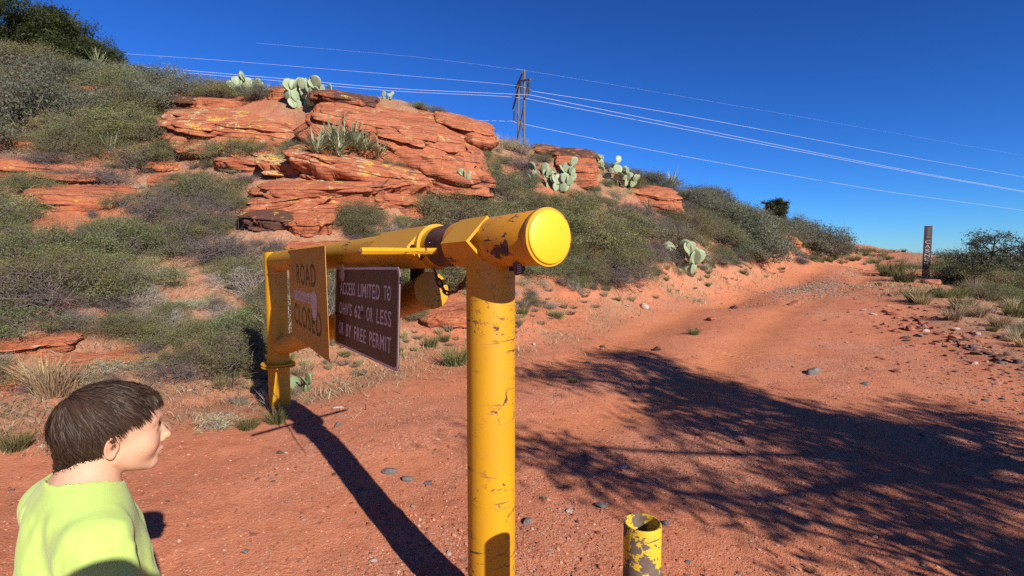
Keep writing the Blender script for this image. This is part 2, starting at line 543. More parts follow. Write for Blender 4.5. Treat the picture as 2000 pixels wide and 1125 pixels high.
# ---------------------------------------------------------------- gate, latch post, signs, bollard, marker
def make_paint(name, base, chip, chip_amt=.0, streak=0.0, dirt=.25, spots=.0):
    m, nt, b = mat_new(name)
    N = NT(nt)
    o = N.obj()
    n1 = N.noise(o, 3.0, 5)
    c = N.mix(N.ramp(n1, [(.3, 0.0), (.75, 1.0)]), base, tuple(x * .86 for x in base))
    c = N.mix(N.math('MULTIPLY', N.ramp(N.noise(o, 14, 6, .7), [(.5, 0.0), (.75, 1.0)]), dirt), c, (.42, .17, .06))
    # chips: small spots, and long flat flakes
    big = N.ramp(N.noise(o, 4.0, 3), [(.48 - chip_amt, 0.0), (.62 - chip_amt, 1.0)])
    spot = N.ramp(N.noise(o, 30, 3, .6, .6), [(.635 - spots, 0.0), (.65 - spots, 1.0)])
    fl = N.ramp(N.noise(N.mapping(o, scale=(7, 7, 52)), 1.0, 4, .6, .9), [(.625 - spots, 0.0), (.64 - spots, 1.0)])
    fleck = N.math('MULTIPLY', N.math('MAXIMUM', spot, fl), big)
    heavy = N.ramp(N.noise(o, 7.5, 6, .62, .5), [(.70 - chip_amt * 1.2, 0.0), (.71 - chip_amt * 1.2, 1.0)])
    chips = N.math('MAXIMUM', fleck, heavy, clamp=True)
    cc = N.mix(N.noise(o, 40, 3), chip, tuple(x * .45 for x in chip))
    c = N.mix(chips, c, cc)
    N.l(c, b.inputs['Base Color'])
    N.l(N.math('ADD', N.math('MULTIPLY', chips, .38), N.math('MULTIPLY_ADD', n1, .20, .38)), b.inputs['Roughness'])
    h = N.math('ADD', N.math('MULTIPLY', chips, -1.0), N.math('MULTIPLY', N.noise(o, 90, 2), .06))
    N.l(N.bump(h, .5, .0012), b.inputs['Normal'])
    return m
YEL = (.60, .292, .006)
M_PAINT = make_paint('yellow_enamel', YEL, (.13, .045, .03), .0)
M_PAINT_SCR = make_paint('yellow_enamel_scratched', YEL, (.13, .045, .03), .03, spots=.028)
M_PAINT_RUST = make_paint('yellow_enamel_rusted', (.60, .255, .008), (.11, .05, .04), .085, dirt=.4, spots=.02)
M_PAINT_OLD = make_paint('yellow_enamel_flaking', (.64, .42, .02), (.17, .12, .09), .158, dirt=.3, spots=.02)
M_PAINT_CAP = make_paint('yellow_enamel_sunlit', (.74, .46, .012), (.10, .05, .03), -.10, dirt=.05)  # sunlight facing the cap is put into this lighter yellow
M_RUST = None
def make_rust():
    m, nt, b = mat_new('rusty_steel')
    N = NT(nt); o = N.obj()
    c = N.ramp(N.noise(o, 22, 6, .7), [(.3, (.035, .018, .012)), (.5, (.10, .042, .022)), (.68, (.20, .085, .04)), (.8, (.30, .15, .06))])
    N.l(c, b.inputs['Base Color']); b.inputs['Roughness'].default_value = .8
    N.l(N.bump(N.noise(o, 120, 3), .5, .002), b.inputs['Normal'])
    return m
M_RUST = make_rust()
M_STEEL = simple('galvanised_bolt', (.55, .55, .56), .35, metal=1.0)
M_DARK = simple('bolt_and_gap_shade_black', (.01, .009, .008), .8)  # near-black for two sign bolts and the painted shade under the pipe

GA = P(1071, 463, 1.95)
GB = P(538, 510, 5.62)
GD = (GB - GA).normalized()
GN = Vector((GD.y, -GD.x, 0)).normalized() * -1          # horizontal, out of the gate's near side (towards the viewer's left)
if GN.x > 0: GN = -GN
GU = GD.cross(GN).normalized()
if GU.z < 0: GU = -GU
def on_beam(px, off=0.0, up=0.0):
    """parameter along the beam whose point (with offsets) is seen in column px"""
    lo, hi = -.5, 6.0
    for _ in range(60):
        s = (lo + hi) / 2
        q = GA + GD * s + GN * off + GU * up
        if q.x / q.y * FPX / (_cp) > (px - 1000) * 1.0: lo = s
        else: hi = s
    return s
def frame(o, x, z):
    """matrix with local Z along z, local X towards x"""
    z = z.normalized(); x = (x - z * x.dot(z)).normalized(); y = z.cross(x)
    M = Matrix((x, y, z)).transposed().to_4x4(); M.translation = o
    return M
RP = .108
def pipe(a, b, r, n=48):
    mb = MB(); M = frame(a, GU if abs((b - a).normalized().dot(GU)) < .9 else GN, b - a)
    L = (b - a).length
    k = max(2, int(L / .25))
    mb.lathe([(0, 0)] + [(r, L * i / k) for i in range(k + 1)] + [(0, L)], n, M)
    return mb
# --- fixed latch post
s_post = on_beam(953)
post_top = GA + GD * s_post
latch = thing('latch_post', 'thick yellow steel pipe post holding the short capped horizontal pipe at the road edge', 'gate post')
pz = gzs(post_top.x, post_top.y) - .3
pm = MB().lathe([(0, pz)] + [(.109, pz + (post_top.z - .02 - pz) * i / 10) for i in range(11)] + [(0, post_top.z - .02)], 56, Matrix.Translation((post_top.x + .012, post_top.y, 0)))
pm.build('post', M_PAINT_SCR, latch, True)
s_rec = on_beam(905)
rec = MB(); M = frame(GA, GU, GD)
rec.lathe([(0, .012), (.104, .012), (RP, .02), (RP, s_rec * .5), (RP, s_rec + .01), (0, s_rec + .01)], 64, M)
rec.build('receiver_pipe', M_PAINT_RUST, latch, True)
ring = MB().lathe([(.100, -.004), (.1125, -.004), (.1125, .016), (.1095, .022), (.100, .022)], 64, M)
ring.build('weld_ring', M_PAINT, latch, True)
cap = MB().lathe([(0, -.016), (.094, -.016), (.1015, -.012), (.1035, -.004), (.1035, .004), (0, .004)], 64, M)
cap.build('end_cap', M_PAINT_CAP, latch, True)
def angle_iron(s0, s1, leg=.155, th=.012, apex=.160):
    """an L bar hugging the near side of the pipe"""
    mb = MB()
    prof = []
    for u in (1, -1):
        prof.append((apex - leg * .7071, u * leg * .7071))
    outer = [(apex - leg * .7071, leg * .7071), (apex, 0), (apex - leg * .7071, -leg * .7071)]
    inner = [(apex - th * 1.414 - (leg - th) * .7071 - th * .0, (leg - th) * .7071 - th * .0), (apex - th * 1.414, 0), (apex - th * 1.414 - (leg - th) * .7071, -(leg - th) * .7071)]
    P6 = outer + inner[::-1]
    v = []
    for s in (s0, s1):
        for n_, u_ in P6:
            v.append(GA + GD * s + GN * n_ + GU * u_)
    f = [(i, (i + 1) % 6, (i + 1) % 6 + 6, i + 6) for i in range(6)]
    f += [(0, 1, 4, 5), (1, 2, 3, 4), (6, 11, 10, 7), (7, 10, 9, 8)]
    mb.add(v, f)
    return mb
s_a0, s_a1 = on_beam(908, .165), on_beam(858, .165)
angle_iron(s_a0, s_a1).build('angle_bracket', M_PAINT, latch)
# tilted lock plate hanging below the receiver
lk = MB(); lp = P(1012, 524, 2.02)
R_ = Matrix.Rotation(math.radians(-12), 3, 'Y')
lk.box(lp, (.034, .02, .052), R_ @ Matrix.Rotation(math.radians(30), 3, 'Z'), .005)
pl = thing('padlock', 'small dark padlock with a ribbed face tucked under the capped pipe', 'padlock', lp)
o_ = lk.build('body', M_RUST, pl); o_.location = -lp
rb = MB()
for k in range(5):
    rb.box(lp + Vector((.004, -.0125, -.016 + k * .008)), (.018, .004, .0035), R_ @ Matrix.Rotation(math.radians(30), 3, 'Z'))
o_ = rb.build('ribs', simple('worn_brass', (.45, .38, .30), .5), pl); o_.location = -lp; o_['kind'] = 'stuff'
sh = MB().tube([lp + Vector((-.012, .004, .02)), lp + Vector((-.012, .004, .045)), lp + Vector((0, .004, .055)), lp + Vector((.012, .004, .045)), lp + Vector((.012, .004, .02))], .004, 8)
o_ = sh.build('shackle', M_STEEL, pl, True); o_.location = -lp
hb = MB().lathe([(0, 0), (.034, 0), (.034, .03), (0, .03)], 40, frame(GA + GD * (s_post - .17) - GU * .128 - GN * .03, GN, GU))
hb.build('lock_recess_shade', M_DARK, latch, True)  # solid near-black disc paints the shade of the opening under the pipe

# --- swinging gate
gate = thing('road_gate', 'long yellow steel pipe gate swung across the dirt road on its hinge post', 'gate')
s_end = (GB - GA).length
pipe(GA + GD * (s_rec + .02), GA + GD * (s_end - .02), .101).build('beam', M_PAINT, gate, True)
sl = on_beam(857, 0, .1); sl2 = on_beam(812, 0, .1)
sleeve = MB().lathe([(.1005, s_rec + .03), (.1030, s_rec + .032), (.1030, on_beam(800, .165) - .04), (.1005, on_beam(800, .165) - .035)], 48, M)
sleeve.build('rusted_band', make_rust(), gate, True)
s_b0, s_b1 = on_beam(792, .165), on_beam(712, .165)
angle_iron(s_b0, s_b1).build('angle_bracket', M_PAINT, gate)
col = MB().lathe([(.100, s_b0 - .03), (.118, s_b0 - .03), (.118, s_b0 - .005), (.100, s_b0 - .005)], 48, M)
col.build('collar', M_PAINT, gate, True)
gus = MB()
for u in (1, -1):
    q = [GA + GD * (s_b0 + .004) + GN * a_ + GU * (u * b_) for a_, b_ in ((.145, 0.012), (.085, .07), (.085, .012))]
    q2 = [p + GD * .01 for p in q]
    gus.add(q + q2, [(0, 1, 2), (5, 4, 3), (0, 3, 4, 1), (1, 4, 5, 2), (2, 5, 3, 0)])
gus.build('gusset', M_PAINT, gate)
hz = gzs(GB.x, GB.y)
hp = MB().lathe([(0, hz - .3), (.112, hz - .3), (.112, GB.z - .6), (.112, GB.z + .085), (.106, GB.z + .098), (0, GB.z + .098)], 48, Matrix.Translation((GB.x, GB.y, 0)))
hp.build('hinge_post', M_PAINT, gate, True)
fz = P(548, 712, 5.62).z
for dz in (-.022, .006):
    MB().lathe([(0, fz + dz), (.178, fz + dz), (.182, fz + dz + .004), (.182, fz + dz + .016), (.178, fz + dz + .02), (0, fz + dz + .02)], 48, Matrix.Translation((GB.x, GB.y, 0))).build('flange', M_PAINT, gate, True)
b0, b1 = P(842, 567, 2.86), P(552, 676, 5.52)
bd = (b1 - b0).normalized()
pipe(b0, b1, .098).build('brace', M_PAINT, gate, True)
Mb = frame(b0, Vector((0, 0, 1)), bd)
MB().lathe([(0, -.012), (.098, -.012), (.106, -.008), (.106, .004), (0, .004)], 56, Mb).build('brace_cap', M_PAINT, gate, True)
bt = b0 + bd * .12
s_bt = on_beam(835)
bq = GA + GD * on_beam(806) - GU * .09
MB().box((bt + Vector((0, 0, .05)) + bq) / 2, (.012, .16, abs(bq.z - bt.z) + .02), Matrix.Rotation(math.atan2(GD.y, GD.x) - math.pi / 2, 3, 'Z')).build('hanger_plate', M_RUST, gate)
# perpendicular latch bar through the brackets
l0 = P(705, 490, 2.13)
ldir = Vector((.635, .773, 0)).normalized()
l1 = l0 + ldir * 1.0; l1.z = l0.z + .0
bar = thing('latch_bar', 'thin chipped yellow bar pushed crosswise through the gate bracket', 'latch bar', l0)
o_ = MB().tube([l0, l0 + ldir * .004, l0 + ldir * .5, l1], [.013, .0165, .0165, .0165], 6).build('rod', M_PAINT_SCR, bar); o_.location = -l0
o_ = MB().tube([l0 - ldir * .015, l0 + ldir * .006], [.004, .011], 8).build('tip', M_RUST, bar, True); o_.location = -l0
# chain
chain = thing('chain', 'rusty link chain drooping between the brace end and the yellow post', 'chain', P(860, 545, 2.6))
c0, c1 = P(848, 528, 2.62), P(912, 540, 2.40)
NL = 9
link_mb = MB()
lm = [(math.cos(t) * .012 + (0), 0, math.sin(t) * .020 + (.008 if math.sin(t) > 0 else -.008)) for t in np.linspace(0, 2 * math.pi, 17)]
link_mb.tube(lm, .0052, 7, cap=False)
link_me = link_mb.mesh('chain_link', M_RUST, True)
prev_p = None
pts = []
for k in range(NL + 1):
    t = k / NL
    p = c0.lerp(c1, t)
    p.z -= .34 * (t * (1 - t)) * (1.25 if t < .55 else 1.1) * 1.0
    pts.append(p)
for k in range(NL):
    d = pts[k + 1] - pts[k]
    o_ = link('chain_link', link_me, chain)
    Mx = frame((pts[k] + pts[k + 1]) / 2 - chain.location, Vector((1, .3, 0)) if k % 2 else Vector((.3, -1, .2)), d)
    o_.matrix_local = Mx @ Matrix.Diagonal((1, 1, d.length / .042, 1))

# --- signs
def sign_from(corners, th, name, label, mat, back, bow=0.0):
    """flat panel through four surveyed corners (top-left, top-right, bottom-right, bottom-left)"""
    tl, tr, br, bl = corners
    X = ((tr - tl) + (br - bl)).normalized()
    Y = ((tl - bl) + (tr - br)); Y = (Y - X * Y.dot(X)).normalized()
    Zn = X.cross(Y)
    w = ((tr - tl).length + (br - bl).length) / 2
    h = ((tl - bl).length + (tr - br).length) / 2
    c = (tl + tr + br + bl) / 4
    Mw = Matrix((X, Y, Zn)).transposed().to_4x4(); Mw.translation = c
    t = thing(name, label, 'sign')
    t.matrix_world = Mw
    t.rotation_euler = Mw.to_euler(); t.location = c
    return t, w, h
def rrect(w, h, r, n=6):
    out = []
    for cx, cy, a0 in ((w / 2 - r, h / 2 - r, 0), (-w / 2 + r, h / 2 - r, 90), (-w / 2 + r, -h / 2 + r, 180), (w / 2 - r, -h / 2 + r, 270)):
        for k in range(n + 1):
            a = math.radians(a0 + 90 * k / n)
            out.append((cx + r * math.cos(a), cy + r * math.sin(a)))
    return out
def plate(outline, z0, z1):
    n = len(outline)
    v = [(x, y, z0) for x, y in outline] + [(x, y, z1) for x, y in outline]
    return MB().add(v, [tuple(range(n))[::-1], tuple(range(n, 2 * n))] + [(i, (i + 1) % n, n + (i + 1) % n, n + i) for i in range(n)])
def frame_ring(o1, o2, z0, z1):
    n = len(o1)
    v = [(x, y, z1) for x, y in o1] + [(x, y, z1) for x, y in o2] + [(x, y, z0) for x, y in o1] + [(x, y, z0) for x, y in o2]
    f = []
    for i in range(n):
        j = (i + 1) % n
        f += [(i, j, n + j, n + i), (i, 2 * n + i, 2 * n + j, j), (n + i, n + j, 3 * n + j, 3 * n + i)]
    return MB().add(v, f)
def text_mesh(body, w, h, mat, name, parent, cx, cy, z, depth=.0006, bold=0.0, shear=0):
    cu = bpy.data.curves.new('t', 'FONT')
    cu.body = body; cu.size = 1.0; cu.align_x = 'CENTER'; cu.resolution_u = 3
    cu.extrude = 0.02; cu.offset = bold; cu.space_character = 1.12
    to = bpy.data.objects.new('t', cu); COL.objects.link(to)
    bpy.context.view_layer.update()
    dg = bpy.context.evaluated_depsgraph_get()
    me = bpy.data.meshes.new_from_object(to.evaluated_get(dg))
    bpy.data.objects.remove(to); bpy.data.curves.remove(cu)
    co = np.empty(len(me.vertices) * 3, np.float32); me.vertices.foreach_get('co', co); co = co.reshape(-1, 3)
    lo, hi = co.min(0), co.max(0)
    co = (co - (lo + hi) / 2) / np.maximum(hi - lo, 1e-6) * np.array([w, h, depth]) + np.array([cx, cy, z + depth / 2])
    me.vertices.foreach_set('co', co.astype(np.float32).ravel()); me.update()
    me.materials.clear(); me.materials.append(mat)
    return link(name, me, parent)
def make_sign_paint(name, a, b_, rough, scr=.3, streaks=True):
    m, nt, b = mat_new(name)
    N = NT(nt); o = N.obj()
    n = N.noise(N.mapping(o, scale=(3, 14, 3)), 1.0, 5, .6)
    c = N.mix(N.ramp(n, [(.3, 0.0), (.7, 1.0)]), a, b_)
    s = N.ramp(N.noise(N.mapping(o, scale=(70, 5, 5), rot=(0, 0, .4)), 1.0, 3), [(.66, 0.0), (.70, scr)])
    c = N.mix(s, c, tuple(min(1, x * 1.5 + .08) for x in a))
    N.l(c, b.inputs['Base Color'])
    N.l(N.math('MULTIPLY_ADD', n, .25, rough - .12), b.inputs['Roughness'])
    N.l(N.bump(N.noise(o, 5, 3), .12, .01), b.inputs['Normal'])
    return m
M_SIGNY = make_sign_paint('faded_yellow_sign', (.50, .225, .010), (.40, .165, .010), .42, .12)
M_SIGNB = make_sign_paint('brown_sign', (.066, .025, .015), (.098, .042, .025), .50, .25)
M_SIGNW = make_sign_paint('sign_white', (.66, .58, .52), (.50, .43, .38), .5, .2)
M_BLACK = make_sign_paint('worn_black_letters', (.018, .009, .006), (.045, .022, .010), .5, .06)
M_WORNW = make_sign_paint('scraped_sticker', (.62, .56, .52), (.50, .38, .26), .6, .6)

s1, w1, h1 = sign_from([P(563, 490, 4.84), P(634, 479, 3.47), P(644, 709, 3.47), P(570, 652, 4.84)], .004, 'road_closed_sign',
                       'faded yellow metal sign reading ROAD CLOSED with a scraped off sticker between the words', M_SIGNY, None)
plate(rrect(w1, h1, .008), -.004, 0).build('panel', M_SIGNY, s1)
text_mesh('ROAD', w1 * .52, h1 * .225, M_BLACK, 'lettering', s1, w1 * .02, h1 * .235, .0, bold=.01)
text_mesh('CLOSED', w1 * .74, h1 * .235, M_BLACK, 'lettering', s1, -w1 * .005, -h1 * .215, .0, bold=.01)
rng = random.Random(5)
st = []
n = 26
top = [(-w1 * .36 + w1 * .60 * i / n, h1 * (.035 + .012 * rng.random()) + h1 * .012) for i in range(n + 1)]
bot = [(-w1 * .36 + w1 * .60 * i / n, -h1 * (.045 + .015 * rng.random())) for i in range(n + 1)]
plate(bot + top[::-1], 0.0006, .0011).build('sticker_remnant', M_WORNW, s1)
bl_ = [(w1 * .22 + w1 * .075 * math.cos(t) * (.8 + .35 * rng.random()), -h1 * .04 + h1 * .14 * math.sin(t) * (.8 + .3 * rng.random())) for t in np.linspace(0, 2 * math.pi, 22)[:-1]]
plate(bl_, .0006, .0015).build('sticker_remnant', M_SIGNW, s1)
text_mesh('Caution', w1 * .5, h1 * .07, make_sign_paint('blurred_print', (.30, .22, .16), (.42, .3, .2), .6), 'small_print', s1, -w1 * .10, 0, .0012)
text_mesh('$', w1 * .05, h1 * .16, make_sign_paint('faint_scratch', (.36, .17, .03), (.4, .2, .03), .6), 'scratched_mark', s1, -w1 * .36, h1 * .22, .0)
bolt = MB().lathe([(0, .006), (.009, .006), (.011, 0), (.011, -.004)], 12)
for bx, by in ((.47, .30), (.47, -.22), (-.46, .32), (-.46, -.26)):
    o_ = link('bolt', bolt.mesh('bolt', M_RUST, True), s1, (bx * w1, by * h1, 0.0005))
s2, w2, h2 = sign_from([P(658, 523, 3.66), P(783, 520, 2.60), P(777, 727, 2.60), P(651, 668, 3.66)], .004, 'access_limited_sign',
                       'brown metal sign with white letters ACCESS LIMITED TO OHV\'S under the yellow beam', M_SIGNB, None)
plate(rrect(w2, h2, .045), -.004, 0).build('panel', M_SIGNB, s2)
frame_ring(rrect(w2 - .004, h2 - .004, .043), rrect(w2 - .045, h2 - .030, .034), .0, .0012).build('border', M_SIGNW, s2)
for txt, cy, ww in (('ACCESS LIMITED TO', .235, .80), ('OHV\'S 62" OR LESS', -.015, .82), ('OR BY FREE PERMIT', -.275, .83)):
    nch = len(txt); x0 = -w2 * ww / 2; cw = w2 * ww / nch
    k = 0
    for wd in txt.split(' '):
        text_mesh(wd, cw * (len(wd) - .12), h2 * .155, M_SIGNW, 'lettering', s2, x0 + cw * (k + len(wd) / 2), h2 * cy, .0, bold=.008)
        k += len(wd) + 1
for bx, by, mt in ((.37, .23, M_STEEL), (-.47, -.10, M_DARK), (.0, -.02, M_DARK)):
    link('bolt', bolt.mesh('bolt', mt, True), s2, (bx * w2, by * h2, .0012))
# splashed bird dropping at the sign's upper corner
bl_ = [(-w2 * .36 + w2 * .05 * math.cos(t) * (.6 + .7 * rng.random()), h2 * .42 + h2 * .10 * math.sin(t) * (.7 + .5 * rng.random())) for t in np.linspace(0, 2 * math.pi, 18)[:-1]]
plate(bl_, .0013, .0018).build('splash', make_sign_paint('chalky_splash', (.55, .38, .30), (.42, .25, .18), .8), s2)

# --- low open bollard
bt_ = P(1255, 1020, 1.53)
bz = gzs(bt_.x, bt_.y)
bol = thing('bollard', 'short open topped yellow pipe stub with flaking paint in front of the gate', 'bollard', (bt_.x, bt_.y, bz))
H = bt_.z - bz
o_ = MB().lathe([(.0575, -.2), (.0575, H * .3), (.0575, H * .6), (.0575, H - .004), (.056, H), (.0525, H), (.0515, H - .004), (.0515, H - .5), (0, H - .52)], 48).build('pipe', M_PAINT_OLD, bol, True)

# --- trail marker
mp_ = hit(1808, 541, 9)
mh = mp_.y * .099
mk_ = thing('trail_marker', 'slim dark brown trail marker post lettered CASNER beside the road', 'trail marker', mp_, math.radians(-24))
M_MARK = make_sign_paint('dark_brown_marker', (.035, .016, .014), (.055, .024, .02), .55)
mw_ = mp_.y * .0128
MB().box((0, 0, mh / 2 - .1), (mw_, .03, mh + .2), None, .006).build('stake', M_MARK, mk_)
M_LET = simple('pale_decal_letters', (.42, .40, .40), .6)
for k, ch in enumerate('CASNER'):
    o_ = text_mesh(ch, mw_ * .62, mh * .064, M_LET, 'letter', mk_, 0, 0, 0)
    o_.rotation_euler = (math.pi / 2, 0, 0); o_.location = (0, -.0155, mh * (.685 - .0855 * k))
o_ = text_mesh('9998', mh * .20, mw_ * .40, simple('grey_decal', (.17, .15, .15), .6), 'number_decal', mk_, 0, 0, 0)
o_.rotation_euler = (math.pi / 2, math.pi / 2, 0); o_.location = (0, -.0155, mh * .86)
# ---------------------------------------------------------------- red sandstone
def make_rock_mat(name, lichen=.0, varnish=.0, base=((.32, .090, .042), (.44, .140, .066), (.53, .198, .104)), strata=6.5, pale=.45):
    m, nt, b = mat_new(name)
    N = NT(nt); o = N.obj()
    wob = N.mix(.12, o, N.n('ShaderNodeTexNoise').outputs['Color'], 'ADD')
    lay = N.noise(N.mapping(wob, scale=(.5, .5, strata)), 1.0, 6, .7)
    lay2 = N.noise(N.mapping(wob, scale=(1.2, 1.2, strata * 4)), 1.0, 4, .6)
    n1 = N.noise(o, 1.7, 5)
    c = N.ramp(N.math('ADD', N.math('MULTIPLY', lay, .6), N.math('MULTIPLY', n1, .4)), [(.32, base[0]), (.5, base[1]), (.68, base[2])])
    c = N.mix(N.ramp(lay2, [(.36, .85), (.45, 0.0)]), c, (.13, .038, .022))
    c = N.mix(N.ramp(N.noise(o, 11, 6, .7), [(.55, 0.0), (.75, pale)]), c, (.62, .36, .24))
    g = N.n('ShaderNodeNewGeometry')
    nz = N.n('ShaderNodeSeparateXYZ'); N.l(g.outputs['Normal'], nz.inputs[0])
    up = N.ramp(nz.outputs['Z'], [(.15, 0.0), (.6, 1.0)])
    if varnish:
        v = N.ramp(N.noise(N.mapping(o, scale=(1.4, 1.4, .8)), 1.0, 6, .65, .4), [(.64 - varnish, 0.0), (.74 - varnish, .9)])
        c = N.mix(v, c, (.085, .045, .035))
    if lichen:
        p1 = N.ramp(N.noise(o, 3.2, 8, .72, .5), [(.63 - lichen * .3, 0.0), (.68 - lichen * .3, 1.0)])
        spk = N.ramp(N.noise(o, 19, 5, .7), [(.42, 0.0), (.5, 1.0)])
        p1 = N.math('MULTIPLY', N.math('MULTIPLY', p1, spk), up)
        c = N.mix(p1, c, N.ramp(N.noise(o, 2.0, 3), [(.42, (.47, .42, .27)), (.5, (.50, .43, .20)), (.58, (.62, .42, .04))]))
    N.l(c, b.inputs['Base Color'])
    b.inputs['Roughness'].default_value = .9
    b.inputs['Specular IOR Level'].default_value = .15
    h = N.math('ADD', N.math('MULTIPLY', lay2, 1.3), N.math('ADD', N.math('MULTIPLY', N.noise(o, 14, 6, .65), .9), N.math('MULTIPLY', lay, 1.2)))
    N.l(N.bump(h, 1.0, .05), b.inputs['Normal'])
    return m
M_ROCK = make_rock_mat('red_sandstone', .18, .05)
M_ROCK_Y = make_rock_mat('yellow_lichen_sandstone', .36, .06)
M_ROCK_L = make_rock_mat('pale_lichen_sandstone', .85, .0, pale=.6)
M_ROCK_D = make_rock_mat('varnished_sandstone', .15, .27)
M_ROCK_S = make_rock_mat('slope_sandstone', .08, .0, base=((.34, .092, .043), (.44, .140, .066), (.51, .19, .10)))

def rock_mesh(name, w, d, h, seed, mat, nu=90, nv=46, layers=6, ledge=.10, dip=0.0, dipy=0.0, rough=.07, ex=.42, top_skew=0.0, undercut=0.0, taper=0.0):
    """bedded block: rounded box, cut into beds of uneven reach, weathered"""
    u = np.linspace(0, 2 * np.pi, nu, endpoint=False)
    v = np.linspace(-np.pi / 2, np.pi / 2, nv)
    U, V = np.meshgrid(u, v)
    sg = lambda t, e: np.sign(t) * np.abs(t) ** e
    ev = ex * .8
    x = sg(np.cos(V), ev) * sg(np.cos(U), ex)
    y = sg(np.cos(V), ev) * sg(np.sin(U), ex)
    z = sg(np.sin(V), ev)
    r = 1 + .30 * fbm(x * 1.5 + seed, y * 1.5, z * .5, 4, seed, .6)
    x, y = x * r, y * r
    zt = (z + 1) / 2
    x = x * (1 - taper * zt); y = y * (1 - taper * zt)
    zz = zt + top_skew * x * zt
    bz = zz * layers + .5 * fbm(x * .9, y * .9, z * .4 + seed, 3, seed + 5)
    k = np.floor(bz); f = bz - k
    rnd = lambda q: (_hash(q, q * 0 + 3, q * 0, seed) - .5) * 2
    edge = sstep(.0, .18, f)
    reach = rnd(k) * edge + rnd(k - 1) * (1 - edge)
    nick = -.9 * np.exp(-((f - .02) / .07) ** 2) - .9 * np.exp(-((1 - f) / .05) ** 2)
    side = 1 - np.abs(np.sin(V)) ** 6
    s = 1 + side * (ledge * (reach + .6 * nick) + undercut * sstep(.75, .2, zt) * -1)
    rx = fbm(x * 3 + 7, y * 3, zz * 7, 4, seed + 9)
    X = x * s * w / 2 + w * .5 * rough * rx * .5
    Y = y * s * d / 2 + d * .5 * rough * fbm(x * 3, y * 3 + 4, zz * 7, 4, seed + 12) * .6
    zq = (k + sstep(.15, .95, f) - .0) / layers
    Z = (zz * .55 + zq * .45) * h + h * rough * .6 * fbm(x * 2.6, y * 2.6, z, 4, seed + 15)
    # vertical joints
    j = np.abs(vnoise(x * 2.6 + seed + k * 3.7, y * 2.6 + k * 1.9, zz * .4, seed + 20))
    nick2 = np.exp(-(j / .06) ** 2) * side
    X *= 1 - .05 * nick2; Y *= 1 - .07 * nick2
    blk = vnoise(x * 2.6 + seed + k * 3.7, y * 2.6 + k * 1.9, zz * .4, seed + 20) > 0
    Y = Y + np.where(blk, -1, 1) * side * d * .018 * np.sign(-y)
    Z = Z + np.tan(dip) * X + np.tan(dipy) * Y
    i = np.arange(nu * nv).reshape(nv, nu)
    q = np.stack([i[:-1], np.roll(i, -1, 1)[:-1], np.roll(i, -1, 1)[1:], i[1:]], -1).reshape(-1, 4)
    return new_mesh(name, np.stack([X.ravel(), Y.ravel(), Z.ravel()], 1), q, mat, True)
ROCKS = []      # (x, y, radius) footprint, keeps shrubs off
def rock_px(name, label, x0, y0, x1, y1, Y, depth, mat, seed, yaw=0.0, group=None, sink=.35, cat='rock', foot=True, th=.55, **kw):
    """a bedded block let into the slope: its foot where the ground is seen at the box's lower edge, its back edge at the upper one"""
    mx = (x0 + x1) / 2
    f = hit(mx, y1, 3.0)
    if abs(f.y - Y) > 3.5: f = P(mx, y1, Y)
    back = P(mx, y0, f.y + depth * .62)
    H = max(back.z - f.z, .1)
    t = H * th
    dy = math.atan2(H - t, depth * .62)
    w = (x1 - x0) * (f.y + .3 * depth) / FPX * 1.04
    kw['layers'] = int(round(kw.get('layers', 6) * 1.5)); kw['ledge'] = kw.get('ledge', .10) * .85
    if kw.get('nv', 46) < 60: kw['nv'] = 60
    me = rock_mesh(name, w, depth, t * (1 + sink), seed, mat, dipy=dy, **kw)
    o = link(name, me, None, (f.x * (1 + .42 * depth / f.y), f.y + depth * .42, f.z - t * sink + math.tan(dy) * depth * .42))
    o.rotation_euler = (0, 0, math.radians(yaw) - math.atan2(f.x, f.y) * .55)
    tag(o, label, cat, group)
    if foot:
        ROCKS.append((f.x * 1.04, f.y + depth * .35, max(w, depth) * .40))
    return o
R = rock_px
D = math.radians
R('sandstone_outcrop', 'broad red sandstone hump crowning the hill with cracked bedding lines', 585, 206, 958, 335, 12.3, 5.0, M_ROCK, 3, th=.40, nu=300, nv=130, layers=7, ledge=.05, dip=D(-11), rough=.05, ex=.6, taper=.22, cat='rock outcrop')
R('sandstone_outcrop', 'smooth sloping red slab with yellow lichen streaks, left of the crowning hump', 330, 212, 690, 310, 12.8, 4.4, M_ROCK_Y, 8, th=.4, nu=220, nv=90, layers=5, ledge=.05, dip=D(-3), rough=.05, ex=.62, taper=.25, cat='rock outcrop')
R('sandstone_outcrop', 'jutting dark edged ledge at the right tip of the crowning hump', 845, 228, 966, 290, 14.4, 2.6, M_ROCK, 15, nu=140, nv=60, layers=4, ledge=.10, dip=D(-14), rough=.08, ex=.6, undercut=.22, cat='rock outcrop')
R('rock_slab', 'dark overhanging cap block beside the big prickly pear', 618, 180, 735, 226, 14.2, 2.4, M_ROCK_D, 21, nu=130, nv=50, layers=4, ledge=.10, dip=D(-6), rough=.07, undercut=.18)
R('rock_slab', 'long thin bedded ledge across the front of the crowning hump', 700, 232, 880, 290, 14.1, 1.6, M_ROCK, 23, nu=150, nv=50, layers=4, ledge=.08, dip=D(-13), rough=.06, ex=.48)
R('rock_slab', 'steep plain red face below the jutting ledge', 760, 270, 945, 345, 14.3, 2.2, M_ROCK, 24, nu=120, nv=50, layers=3, ledge=.04, dip=D(-8), rough=.06, ex=.65)
R('rock_slab', 'stack of thin broken ledges under the ridge shrubs', 322, 186, 400, 216, 15.0, 1.2, M_ROCK_D, 27, layers=4, ledge=.16, rough=.10)
R('rock_slab', 'low flat ledge with pale top under the yellow rabbitbrush', 392, 193, 480, 214, 14.8, 1.2, M_ROCK, 29, layers=3, ledge=.16, rough=.10)
